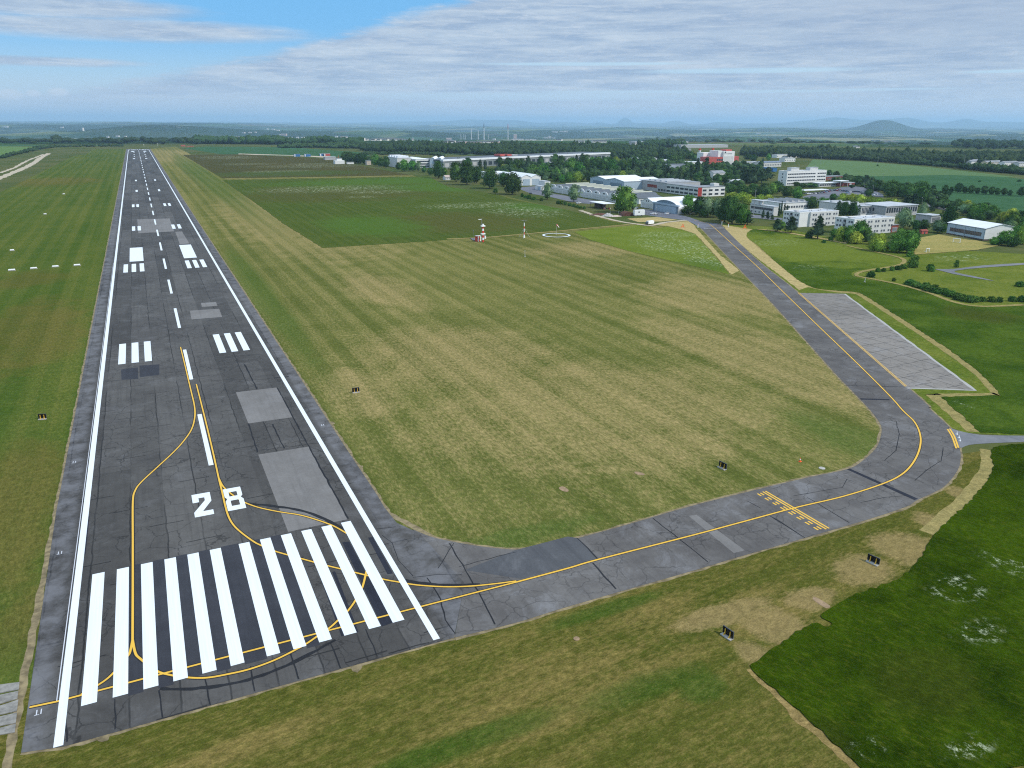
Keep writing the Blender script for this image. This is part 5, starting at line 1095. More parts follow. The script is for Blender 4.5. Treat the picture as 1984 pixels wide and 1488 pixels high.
MB().box(-1.4, -1.3, 3.0, 1.6, 1.3, 3.15).build('roof', OFFW, m2); mb = MB(); mb.cyl((-2.6, 0, 0), (-2.6, 0, 6), .06, n=6); mb.box(-2.8, -.2, 5.9, -2.4, .2, 6.2); mb.build('aerial', POSTM, m2)
ground('shelter_pad', gp([(911, 462), (925, 462.5), (926, 467), (916, 466)]), .26, CONC if False else YARD)
P = G(1015.5, 460.5); m3 = empty('weather_mast', (P[0], P[1], 0), 0, 'slim red and white weather mast on slanted stays with a crossbar on top', 'mast')
for j, (z0_, z1_, m_) in enumerate([(0, 1.8, WHITEM), (1.8, 3.4, REDW), (3.4, 5.2, WHITEM), (5.2, 6.6, REDW), (6.6, 8.6, WHITEM)]): MB().cyl((0, 0, z0_), (0, 0, z1_-.01), .30 if j else .6, .27, 8).build('mast_section', m_, m3)
MB().cyl((-1.7, 0, 10.0), (1.7, 0, 10.0), .10, n=6).build('crossbar', POSTM, m3); MB().cyl((0, 0, 8.6), (0, 0, 10.1), .14, n=6).build('top_tube', DARKF, m3)
for a in (0, 120, 240): MB().cyl((.1*math.cos(math.radians(a)), .1*math.sin(math.radians(a)), 5.6), (3.6*math.cos(math.radians(a)), 3.6*math.sin(math.radians(a)), 0), .07, n=5).build('stay', OFFW, m3)
P = G(1077.5, 456.3); m4 = empty('windsock', (P[0], P[1], .2), 0, 'white and red windsock hanging from its pole inside a white ring', 'windsock')
MB().cyl((0, 0, 0), (0, 0, 6.6), .10, .07, 8).build('pole', OFFW, m4)
_d = Vector((.62, -.25, -.72)).normalized()
for j, m_ in enumerate((REDW, CLOTH, REDW, CLOTH, CLOTH)):
    a = Vector((0, 0, 6.3))+_d*(.15+.46*j); MB().cyl(a, a+_d*.46, .52-.06*j, .46-.06*j, 10).build('sock_band', (CLOTH, CLOTH, CLOTH, REDW, CLOTH)[j] if False else m_, m4)
c_ = G(1078, 456.5); mb = MB(); N_ = 64; ri, ro = 7.2, 8.4
mb.add([(c_[0]+r_*math.cos(2*math.pi*i/N_), c_[1]+r_*math.sin(2*math.pi*i/N_), .27) for i in range(N_) for r_ in (ri, ro)], [(2*i, 2*i+1, (2*i+3) % (2*N_), (2*i+2) % (2*N_)) for i in range(N_)])
tag(mb.build('white_ring', WP), 'white painted ring on the grass around the windsock', 'ring')
P = G(1017, 497); mk_ = empty('marker_pole', (P[0], P[1], 0), 0, 'thin pale marker pole alone in the mown field', 'pole'); MB().cyl((0, 0, 0), (0, 0, 3.2), .09, n=6).build('pole', OFFW, mk_); MB().box(-.5, -.4, 0, .5, .4, .18).build('base', CONC, mk_)
P = G(*r1(1033, 515)); mk_ = empty('marker_pole', (P[0], P[1], .15), 0, 'short white marker pole in the dark meadow beside the apron', 'pole'); MB().cyl((0, 0, 0), (0, 0, 1.8), .09, n=6).build('pole', WHITEM, mk_); MB().box(-.3, -.3, 0, .3, .3, .15).build('base', CONC, mk_)
# sign boards seen from behind
def sign(label, pxA, pxB, hh=.95):
    a, b = np.array(G2(*pxA)), np.array(G2(*pxB)); L_ = float(np.linalg.norm(b-a)); rz = math.atan2(b[1]-a[1], b[0]-a[0])
    o = empty('taxiway_sign', (a[0], a[1], Z_LAWN), rz, label, 'sign', 'taxiway signs seen from behind')
    MB().box(-.05, -.38, -.05, L_+.05, .30, .16).build('concrete_base', CONC, o)
    MB().box(-.06, .10, .24, L_+.06, .22, .24+hh).build('board', BLACKM, o)
    fr = MB(); fr.box(-.10, .09, .22, L_+.10, .23, .24); fr.box(-.10, .09, .24+hh, L_+.10, .23, .27+hh); fr.box(-.10, .09, .24, -.062, .23, .24+hh); fr.box(L_+.062, .09, .24, L_+.10, .23, .24+hh); fr.build('frame', DARKF, o)
    for u in (.24, .76):
        p_ = MB(); p_.box(L_*u-.05, -.02, .16, L_*u+.05, .097, .24+hh*.82); p_.add([(L_*u-.04,-.30,.16),(L_*u+.04,-.30,.16),(L_*u+.04,-.02,.55),(L_*u-.04,-.02,.55),(L_*u-.04,-.02,.16),(L_*u+.04,-.02,.16)], [(0,1,2,3),(4,5,1,0),(3,2,5,4),(0,3,4),(1,5,2)]); p_.build('post', YELLOWM, o)
sign('black sign board on a concrete base near the dark meadow corner, nearest of the signs', (1399.5, 1228), (1417.5, 1240.5))
sign('black sign board on a concrete base in the straw patch below the holding line', (1680, 1087), (1701, 1096.5))
sign('black sign board in the dry mown field above the taxiway bend', (1392.5, 904.5), (1405.5, 911), 1.0)
sign('small black sign board right of the runway near the large grey patches', (683.5, 761.5), (696, 760), 1.0)
sign('small black sign board on the grass left of the runway', (75.5, 813), (89.5, 812.3), 1.0)
# PAPI boxes
def papi(label, px, py, L_=2.6, grp='PAPI light units'):
    P = G(px, py); o = empty('light_unit', (P[0], P[1], Z_LAWN), math.radians(4), label, 'light unit', grp)
    b_ = MB(); b_.box(-L_/2, -.55, .28, L_/2, .55, .62); b_.box(-L_/2+.1, -.45, .62, L_/2-.1, .4, .72); b_.build('housing', WHITEM, o); MB().box(-L_/2-.2, -.6, 0, L_/2+.2, .7, .08).build('pad', CONC, o)
    for u in (-.38, .38): MB().cyl((L_*u, 0, .08), (L_*u, 0, .28), .07, n=6).build('leg', POSTM, o)
for px, py, wd in ((23, 524.5, 'leftmost'), (65.5, 521, 'second from the left'), (107.5, 517.5, 'third from the left'), (149.5, 514.8, 'nearest the runway')): papi(f'low white light unit on the left grass, {wd} in the row', px, py)
for px, py, wd in ((23.5, 486, 'far left beyond the row of four'), (87.5, 415.5, 'middle one of the three scattered dots'), (123.5, 376.5, 'far one close to the runway')): papi(f'small white light box on the left grass, {wd}', px, py, 1.8, 'scattered light boxes on the left grass')
# cones
def cone(label, px, py, z=.02, s_=1.0, col=ORANGE, grp=None, name='traffic_cone'):
    P = G(px, py); o = empty(name, (P[0], P[1], z), 0, label, 'cone', grp)
    MB().box(-.28*s_, -.28*s_, 0, .28*s_, .28*s_, .05*s_).build('base', col, o)
    MB().cyl((0, 0, .05*s_), (0, 0, .42*s_), .20*s_, .13*s_, 12).build('cone_body', col, o); MB().cyl((0, 0, .42*s_), (0, 0, .62*s_), .128*s_, .085*s_, 12).build('white_band', WHITEM, o); MB().cyl((0, 0, .62*s_), (0, 0, .9*s_), .083*s_, .03*s_, 12).build('tip', col, o)
cone('single orange traffic cone in the mown field above the taxiway bend', 1550, 894.5)
for (px, py), wd in zip(((1853.5, 841.5), (1857.5, 848.5), (1859.5, 854.5)), ('farthest', 'middle', 'nearest')): cone(f'small white and red cone at the mouth of the side road, {wd} of three', px, py, .045, .75, WHITEM, 'cones across the side road')
for (px, py), wd in zip(((1322.5, 442), (1443, 443.5)), ('left', 'right')):
    P = G(px, py); o = empty('orange_barrier', (P[0], P[1], .05), 0, f'orange A-frame barrier on the dry grass {wd} of the taxiway head', 'barrier', 'orange barriers beside the taxiway head')
    for s_ in (-1, 1): MB().cyl((s_*1.4, 0, 0), (0, 0, 2.6), .16, n=6).build('leg', ORANGE, o)
    MB().box(-1.0, -.1, .7, 1.0, .1, 1.1).build('crossbar', ORANGE, o)
for (px, py), wd in zip(((1398.5, 435), (1352, 441.5), (1411, 440.5)), ('below the tree clump, tallest of the three', 'left of the taxiway head', 'right of the taxiway head')):
    P = G(px, py); o = empty('marker_post', (P[0], P[1], .02), 0, f'short white marker post {wd}', 'post', 'white marker posts at the taxiway head')
    MB().cyl((0, 0, .2), (0, 0, 2.2), .22, .2, 8).build('post', WHITEM, o); MB().box(-.4, -.4, 0, .4, .4, .2).build('base', CONC, o); MB().cyl((0, 0, 2.2), (0, 0, 2.7), .2, .12, 8).build('lamp', REDW, o)
def disc(name, label, px, py, r_, m_, z=.035, hh=.06):
    P = G(px, py); mb = MB(); mb.cyl((0, 0, 0), (0, 0, hh), r_, r_*.97, 20); o = mb.build(name, m_); o.location = (P[0], P[1], z); return tag(o, label, 'cover')
disc('inspection_cover', 'round concrete inspection cover on the grass inside the taxiway bend', 1592.5, 907.5, .62, CONC)
disc('inspection_cover', 'small round earthy patch cover on the front grass below the runway corner', 1117, 1238, .42, DIRT)
for pts in ([(1084,944),(1092,943),(1101,949),(1100,953),(1092,952),(1084,948)], [(1230,914),(1240,915),(1249,919),(1246,921),(1236,920),(1230,917)], [(1576,1157),(1582,1158),(1607,1173),(1606,1178),(1597,1177),(1576,1163)]): ground('bare_dirt', catmull(gp(pts), 3, True), .037, DIRT, 0, .08, .5)
for k in range(12):
    q = random.choice([(733, 968), (700, 905), (640, 820), (590, 745), (1475, 948), (600, 1318), (690, 1293), (200, 1428), (960, 1062)]); P = G(q[0]+random.uniform(-3, 3), q[1]); ground('bare_dirt', [(P[0]+random.uniform(.5, 1.0)*math.cos(a), P[1]+random.uniform(.5, 1.1)*math.sin(a)) for a in np.linspace(0, 6, 9)], .038+.0008*k, SOIL)
# concrete slabs at the runway corner
SLABM = simple('old_concrete', (146, 143, 136), .95, .28, 1.2, k=.75, streak=.1)
for k, pts in enumerate([[(-20,1332),(0,1328),(38,1323),(37,1337),(0,1344),(-20,1347)], [(-20,1352),(0,1348),(36,1340),(34,1355),(0,1365),(-20,1369)], [(-20,1373),(0,1369),(36,1357),(33,1379),(0,1386),(-20,1391)], [(-20,1395),(0,1390),(33,1382),(31,1402),(0,1408),(-20,1412)], [(-20,1416),(0,1412),(31,1404),(29,1420),(0,1425),(-20,1429)]]):
    o = MB().prism(gp(pts), .0, .14).build('concrete_slab', SLABM); tag(o, f'weathered concrete slab at the runway corner, {("farthest", "second from the far end", "middle one", "fourth from the far end", "nearest")[k]} of five in a row', 'slab', 'concrete slabs at the runway corner')
# goals
for (pa, pb, hh), wd in zip(((z8(1072, 1060), z8(1160, 1068), 2.2), (z8(727, 1190), z8(764, 1188), 1.9)), ('white football goal in front of the gym hall', 'small white football goal at the near edge of the sports field')):
    a, b_ = np.array(G2(*pa)), np.array(G2(*pb)); L_ = float(np.linalg.norm(b_-a)); o = empty('football_goal', (a[0], a[1], .31), math.atan2(b_[1]-a[1], b_[0]-a[0]), wd, 'goal', 'football goals')
    for x_ in (0, L_): MB().cyl((x_, 0, 0), (x_, 0, hh), .14, n=8).build('goal_post', WHITEM, o); MB().cyl((x_, 1.3, 0), (x_, 0, hh), .05, n=6).build('back_stay', WHITEM, o)
    MB().cyl((-.14, 0, hh), (L_+.14, 0, hh), .14, n=8).build('crossbar', WHITEM, o); MB().cyl((0, 1.3, .05), (L_, 1.3, .05), .05, n=6).build('ground_bar', WHITEM, o)
    nb = MB()
    for j in range(7): nb.cyl((L_*j/6, 1.28, .05), (L_*j/6, .05, hh-.05), .012, n=3)
    for j in range(5): nb.cyl((0, 1.28*(1-j/5), .05+hh*j/5), (L_, 1.28*(1-j/5), .05+hh*j/5), .012, n=3)
    nb.build('net', NET, o)
# street lamps
def lamp(label, px, py, hh):
    P = G(px, py); o = empty('street_lamp', (P[0], P[1], 0), random.uniform(0, 6), label, 'street lamp', 'lamps along the car park and road')
    MB().cyl((0, 0, 0), (0, 0, hh), .14, .08, 8).build('pole', POSTM, o); MB().cyl((0, 0, hh), (1.2, 0, hh+.25), .06, n=6).build('arm', POSTM, o); MB().box(1.0, -.18, hh+.18, 1.9, .18, hh+.34).build('lamp_head', FRAMEW, o)
for q, h_, wd in ((z7(1545, 390), 8, 'in the middle of the car park'), (z7(1658, 420), 7, 'at the right end of the car park'), (z7(1115, 250), 7, 'beside the brick terrace'), (z8(168, 300), 11, 'tallest, beside the crop field'), (z8(665, 640), 9, 'by the grove left of the road'), (z8(828, 590), 7, 'at the bend of the grey road'), (z6(470, 985), 6, 'at the corner of the hangar yard'), (z6(745, 965), 6, 'right of the curved hangar'), (z8(1205, 1000), 5, 'in front of the gym hall')): lamp('slim grey street lamp '+wd, *q, h_)
# power poles in the fields
for q, h_, wd in (((1700, 319), 13, 'in the pale crop strip beside a lone bush'), ((1590, 317), 12, 'at the left end of the pale crop strip'), ((1867, 321), 16, 'between the far right houses'), ((1907, 323), 14, 'right of the cream yellow house')):
    P = G(*q); o = empty('power_pole', (P[0], P[1], 0), .4, 'thin power pole '+wd, 'pole', 'power poles in the fields'); MB().cyl((0, 0, 0), (0, 0, h_), .28, .16, 8).build('pole', POSTM, o); MB().box(-1.4, -.1, h_-.9, 1.4, .1, h_-.7).build('crossarm', POSTM, o)
# localizer-like red structures at the far end
for k, (px, py, w_, h_) in enumerate(((351, 284.5, 10, 5), (362, 285, 16, 3), (279, 284, 2.2, 5), (306, 283.5, 2.2, 6))):
    P = G(px, py); o = empty('antenna_array' if k < 2 else 'approach_light', (P[0], P[1], 0), 0, ('small orange equipment hut beyond the far runway end', 'low orange antenna array beyond the far runway end', 'pale approach mast straight behind the runway end', 'pale approach mast right of the far runway end')[k], 'antenna' if k < 2 else 'mast')
    if k < 2:
        for j in range(6): MB().box(w_*j/5-.3, -.3, 0, w_*j/5+.3, .3, h_).build('antenna_post', SALMON if k == 0 else SALMON, o)
        MB().box(0, -.4, h_*.45, w_, .4, h_*.85).build('cross_panel', SALMON, o)
    else: MB().cyl((0, 0, 0), (0, 0, h_), .35, .25, 8).build('pole', OFFW, o); MB().box(-w_/2, -.4, h_, w_/2, .4, h_+.7).build('lamp_bar', WHITEM, o)

# ------------------------------------------------------------------ cars
def car_mesh(name, van=False):
    mb = MB(); L_, W_, H_ = (4.3, 1.75, 1.45) if not van else (5.0, 1.95, 2.1)
    sec = [(0, .35, .75), (.08, .25, .9), (.95, .25, .98), (1.0, .25, .98), (L_-.7, .25, 1.0), (L_-.05, .28, .95), (L_, .4, .7)]
    vs = []
    for x_, z0_, z1_ in sec: vs += [(x_, 0.03, z0_), (x_, W_-.03, z0_), (x_, W_-.06, z1_), (x_, .06, z1_)]
    mb.add(vs, [(4*i+a, 4*i+4+a, 4*i+4+(a+1) % 4, 4*i+(a+1) % 4) for i in range(6) for a in range(4)]+[(0, 1, 2, 3), (27, 26, 25, 24)], 0)
    c = [(.95, .98), (1.75, H_-.04), (L_-1.2, H_), (L_-.35, 1.0)]
    cv = [(x_, .10 if z < 1.1 else .24, z) for x_, z in c]+[(x_, W_-.10 if z < 1.1 else W_-.24, z) for x_, z in c]
    mb.add(cv, [(0, 1, 5, 4), (2, 3, 7, 6), (3, 2, 1, 0), (4, 5, 6, 7)], 1); mb.add([cv[1], cv[2], cv[6], cv[5]], [(0, 1, 2, 3)], 0)
    for x_ in (.85, L_-.9):
        for y_ in (0, W_-.2): mb.cyl((x_, y_-.01, .32), (x_, y_+.21, .32), .32, n=10, mi=2)
    me = bpy.data.meshes.new(name); me.from_pydata(mb.v, [], mb.f); return me, mb.mi
CARC = {'white': (226, 228, 230), 'silver': (160, 164, 168), 'dark blue': (40, 56, 84), 'black': (26, 27, 30), 'red': (150, 34, 36), 'grey': (96, 100, 104), 'light blue': (108, 140, 168)}
CARM = {}
for cn, rgb in CARC.items():
    m_, tt, bs = mat('car_paint_'+cn.replace(' ', '_'), .25, .5); bs.inputs['Base Color'].default_value = A(*rgb, .85); me, mi = car_mesh('parked_car')
    for q in (m_, GLASS, BLACKM): me.materials.append(q)
    me.polygons.foreach_set('material_index', mi); me.update(); CARM[cn] = me
RANK = []
def car(px, py, rz, where, cn=None):
    cn = cn or random.choice(['white', 'white', 'silver', 'silver', 'grey', 'black', 'dark blue', 'red', 'light blue'])
    P = G(px, py); o = bpy.data.objects.new('parked_car', CARM[cn]); COL.objects.link(o); o.location = (P[0], P[1], .045); o.rotation_euler = (0, 0, rz)
    tag(o, f'{cn} car parked {where}', 'car', f'cars parked {where}'); RANK.append((o, px, py))
for k in range(5): car(*z7(840+26*k, 440-1*k), math.radians(80), 'under the long carport', ('white', 'white', 'silver', 'grey', 'white')[k])
for k in range(9): car(*z7(985+33*k, 432-6*k), math.radians(95), 'in the front row of the car park')
for k in range(9): car(*z7(1090+34*k, 392+2*k), math.radians(95), 'in the rear row of the car park')
for k in range(5): car(*z7(1290+40*k, 436-7*k), math.radians(20), 'in the middle of the car park')
for k in range(8): car(*z7(1490+34*k, 412+5*k), math.radians(100), 'near the big dark trees of the car park')
for k in range(4): car(*z7(1570+40*k, 440+5*k), math.radians(100), 'along the low edge of the car park')
for k, q in enumerate((z6(415, 968), z6(440, 966))): car(*q, .2, 'on the hangar yard', 'white')
car(*z6(600, 962), .3, 'in front of the curved hangar', 'white'); car(*z5(690, 660), 1.4, 'on the yard left of the arched hangars', 'black'); car(*z5(1235, 775), .3, 'on the yard before the arched hangars', 'white')
for k, q in enumerate((z6(220, 895), z6(245, 893))): car(*q, 1.2, 'behind the white trailer', ('white', 'grey')[k])
for k, q in enumerate((z8(130, 305), z8(200, 315))): car(*q, 1.2, 'by the tall lamp at the crop field', ('white', 'silver')[k])

# ------------------------------------------------------------------ trees
def leafmat(name, c0, c1, k=1.25, big=0):
    m_, tt, bs = mat(name, .85, .06)
    p = tt.n('TexCoord', out=3); info = tt.n('ObjectInfo', out=None).outputs['Random']
    nz = tt.noise(tt.vm('ADD', p, tt.comb(tt.m('MULTIPLY', info, 91.0), 0.0, 0.0)), .55, 4, .7)
    col = tt.mix(tt.ss(nz, .34, .66), A(*c0, k), A(*c1, k))
    if big: col = tt.mix(1.0, col, tt.mix(tt.ss(tt.noise(p, .035, 4, .7), .35, .65), (.62, .72, .72, 1), (1.3, 1.22, 1.1, 1)), 'MULTIPLY')
    col = tt.hsv(col, tt.m('ADD', .475, tt.m('MULTIPLY', tt.m('FRACT', tt.m('MULTIPLY', info, 7.0)), .035)), 1.0, tt.m('ADD', .72, tt.m('MULTIPLY', info, .62)))
    tt.put(bs.inputs['Base Color'], col)
    return m_
LEAF = {'D': leafmat('dark_leaves', (36, 62, 30), (62, 92, 44)), 'G': leafmat('green_leaves', (52, 92, 36), (88, 128, 54)), 'L': leafmat('yellow_green_leaves', (88, 112, 36), (132, 148, 58)),
        'B': leafmat('grey_green_leaves', (70, 96, 66), (112, 134, 96)), 'P': leafmat('pine_needles', (34, 54, 36), (60, 80, 56)), 'C': leafmat('conifer_needles', (28, 48, 32), (48, 70, 46)), 'S': leafmat('shrub_leaves', (42, 74, 30), (72, 106, 44))}
BARK = simple('bark', (92, 80, 66), .95, .25, 2.0)
def profile(kind, u):
    if kind in 'DG': return np.clip(np.sin(np.pi*np.clip(u*.93+.07, 0, 1))**.62, .05, 1)
    if kind == 'L': return np.clip(np.sin(np.pi*np.clip(u*.85+.15, 0, 1))**.5, .05, 1)
    if kind == 'B': return np.clip(np.sin(np.pi*np.clip(u*.95+.05, 0, 1))**.8, .05, 1)
    if kind == 'P': return np.clip((1-u)**.72*.95+.10, .06, 1)*np.clip(u*6+.45, 0, 1)
    if kind == 'C': return np.clip((1-u)**.6, .04, 1)
    return np.clip(np.sqrt(np.clip(1-u*u, 0, 1)), .1, 1)
def ico(sub):
    bm = bmesh.new(); bmesh.ops.create_icosphere(bm, subdivisions=sub, radius=1); V_ = np.array([v.co[:] for v in bm.verts]); F_ = np.array([[v.index for v in f.verts] for f in bm.faces]); bm.free(); return V_, F_
IV, IF = ico(2); IV1, IF1 = ico(1)
def crown_mesh(name, kind, seed, ncl, per, leaf):
    """unit crown: height 1, radius 1 at the widest; clumps of small leaf faces round a ragged core"""
    r_ = np.random.default_rng(seed); H_ = {'C': 4.2, 'P': 2.3, 'B': 2.1, 'S': 1.0}.get(kind, 1.7)
    u = r_.uniform(.02, .97, ncl); th = r_.uniform(0, 2*np.pi, ncl); lob = 1+.22*np.sin(th*3+seed)+.14*np.sin(th*5+u*9)
    rad = profile(kind, u)*lob*np.sqrt(r_.uniform(.35, 1.0, ncl))
    if kind == 'P': rad *= 1+.25*np.sin(u*26)
    cen = np.stack([rad*np.cos(th), rad*np.sin(th), u*H_], -1)
    cl = np.repeat(cen, per, 0); n_ = len(cl)
    d = r_.normal(size=(n_, 3)); d /= np.linalg.norm(d, axis=1, keepdims=True); crad = {'P': .17, 'C': .2, 'B': .22, 'S': .26}.get(kind, .24)
    pos = cl+d*(crad*r_.uniform(.5, 1.0, (n_, 1)))*np.array([1.1, 1.1, .75 if kind != 'P' else .45])
    pos[:, 2] = np.clip(pos[:, 2], .0, H_*1.04)
    nrm = d*.7+r_.normal(size=(n_, 3))*.45+np.array([0, 0, .35]); nrm /= np.linalg.norm(nrm, axis=1, keepdims=True)
    a = np.cross(nrm, r_.normal(size=(n_, 3))); a /= np.linalg.norm(a, axis=1, keepdims=True); b = np.cross(nrm, a)
    s_ = leaf*r_.uniform(.6, 1.25, (n_, 1))
    q = np.stack([pos+a*s_, pos+b*s_*.6, pos-a*s_, pos-b*s_*.6], 1).reshape(-1, 3); f = np.arange(4*n_).reshape(-1, 4)
    # ragged core that stops the crown from being see-through
    uu = np.clip(IV[:, 2]*.5+.5, .04, .96); cr = profile(kind, uu)*.72*r_.uniform(.75, 1.15, len(IV)); ph = np.arctan2(IV[:, 1], IV[:, 0])
    cv = np.stack([cr*np.cos(ph), cr*np.sin(ph), uu*H_*.93+.03], -1)
    cf = np.concatenate([IF, IF[:, :1]], 1)
    V_ = np.concatenate([q, cv]); V_[:, 2] /= H_
    me_f = [tuple(x) for x in f]+[tuple(int(k)+len(q) for k in x) for x in IF]
    me = bpy.data.meshes.new(name); me.from_pydata(V_.tolist(), [], me_f); me.materials.append(LEAF[kind]); me.update(); return me
CROWN = {k: [crown_mesh('crown', k, 11*i+ord(k), n_, p_, l_) for i in range(v_)] for k, n_, p_, l_, v_ in (('D', 110, 22, .075, 3), ('G', 110, 22, .075, 3), ('L', 100, 22, .075, 2), ('B', 90, 22, .07, 2), ('P', 120, 20, .07, 2), ('C', 110, 18, .085, 2), ('S', 60, 20, .11, 2))}
def trunk_mesh():
    mb = MB(); mb.cyl((0, 0, -.05), (.02, 0, .35), .05, .035, 8); mb.cyl((.02, 0, .35), (0, .02, .8), .035, .012, 6)
    for a, z in ((.4, .3), (2.6, .38), (4.4, .45), (5.6, .52)): mb.cyl((.01, 0, z), (.30*math.cos(a), .30*math.sin(a), z+.22), .022, .008, 5)
    me = bpy.data.meshes.new('trunk'); me.from_pydata(mb.v, [], mb.f); me.materials.append(BARK); return me
TRUNK = trunk_mesh()
TNAME = {'D': ('broadleaf_tree', 'dark green broadleaf tree'), 'G': ('broadleaf_tree', 'fresh green broadleaf tree'), 'L': ('broadleaf_tree', 'yellow-green broadleaf tree'), 'B': ('birch_tree', 'pale grey-green birch'), 'P': ('pine_tree', 'dark blue-green pine'), 'C': ('conifer_tree', 'slim dark conifer'), 'S': ('shrub', 'low green shrub')}
TREES = []
def tree(px, py, hpx, wpx, kind, where=None):
    P = G(px, py); s_ = pm(P); H_ = hpx/s_/.95; R_ = wpx/s_/2
    if kind == 'S': H_ = max(H_, .8)
    nm, words = TNAME[kind]
    o = empty(nm, (P[0], P[1], 0), random.uniform(0, 6.28)); o['category'] = 'shrub' if kind == 'S' else 'tree'
    o.empty_display_size = 1
    cb = {'P': .10, 'C': .03, 'S': 0.0, 'L': .04, 'B': .10}.get(kind, .10)
    if kind != 'S':
        t_ = bpy.data.objects.new('trunk', TRUNK); COL.objects.link(t_); t_.parent = o; t_.scale = (min(R_*2.2, H_*.6), min(R_*2.2, H_*.6), H_)
    c = bpy.data.objects.new('crown', random.choice(CROWN[kind])); COL.objects.link(c); c.parent = o; c.location = (0, 0, H_*cb); k_ = {'P': 1.05, 'C': 1.05}.get(kind, 1.0)
    c.scale = (R_*k_, R_*k_*random.uniform(.9, 1.1), H_*(1-cb))
    TREES.append((o, px, py, words, where)); return o
def many(fn, sc_, lst):
    for x, y, h_, w_, k in lst: tree(*fn(x, y), h_/sc_, w_/sc_, k)
many(z4, 6.2, [(180,270,110,110,'D'),(240,285,120,120,'D'),(300,290,110,120,'D'),(360,295,115,110,'D'),(420,300,110,100,'D'),(490,300,110,100,'B'),(550,320,130,110,'G'),(670,345,130,100,'D'),(740,312,110,90,'B'),(790,312,110,100,'G'),(820,365,80,70,'D'),(890,385,130,120,'G'),(930,322,105,100,'G'),(990,380,110,120,'G'),(1060,382,110,80,'B'),(1125,400,70,60,'D'),(1200,430,80,70,'D'),(1300,467,190,135,'D'),(1370,460,110,80,'G'),(1510,512,220,140,'D'),(1540,330,100,80,'D'),(1650,350,120,110,'D'),(1640,545,260,200,'D'),(1730,525,170,110,'D'),(1800,390,140,60,'P'),(1860,380,120,50,'P'),(1790,430,80,80,'D'),(610,330,100,90,'D'),(1190,165,20,40,'D')])
many(z5, 6.2, [(20,525,180,110,'D'),(180,592,225,220,'D'),(340,562,150,120,'D'),(450,662,240,235,'D'),(250,640,50,60,'S'),(570,692,42,40,'S'),(650,716,42,60,'S'),(710,729,36,50,'S'),(610,705,30,50,'S'),(800,741,36,40,'S'),(1000,776,36,50,'S'),(1040,781,40,50,'S'),(1090,791,35,50,'S'),(1140,801,35,50,'S'),(1190,811,35,50,'S'),(1230,821,30,50,'S'),(1270,831,30,50,'S'),(1315,839,35,40,'S'),
 (870,728,195,135,'B'),(1190,752,200,165,'B'),(1785,880,290,285,'G'),(1900,850,165,120,'B'),
 (300,345,120,90,'D'),(350,380,75,90,'L'),(400,345,115,110,'D'),(440,320,90,60,'P'),(500,390,140,130,'D'),(530,260,70,40,'P'),(640,395,185,95,'P'),(735,275,80,50,'P'),(790,375,160,80,'D'),(700,430,115,130,'G'),(830,450,145,130,'G'),(850,510,85,90,'B'),(960,310,125,100,'D'),(940,395,120,110,'D'),(985,475,120,110,'G'),(975,505,70,110,'G'),(1090,465,115,80,'B'),(1150,405,165,170,'G'),(1030,365,155,110,'D'),(1220,310,115,60,'P'),(1290,275,100,90,'P'),(1330,335,140,130,'D'),(1250,435,150,140,'G'),(1330,405,140,120,'D'),(1440,395,150,130,'D'),(1530,425,150,130,'D'),(1640,425,170,130,'G'),(1380,512,120,110,'D'),(1230,512,115,120,'L'),(1500,462,65,120,'L'),(1600,467,68,120,'L'),(1700,467,78,120,'L'),(1800,457,74,110,'L'),(1130,522,120,110,'G'),(1050,522,90,90,'G'),(1700,310,95,90,'L'),(1860,310,75,60,'L'),(1920,355,130,100,'D'),(1860,405,120,120,'D'),(1560,330,110,110,'D'),(1480,320,100,100,'G'),(1640,330,110,90,'D'),(1770,400,130,120,'D'),(560,330,90,90,'D'),(470,400,90,80,'G'),(1410,300,80,90,'G')])
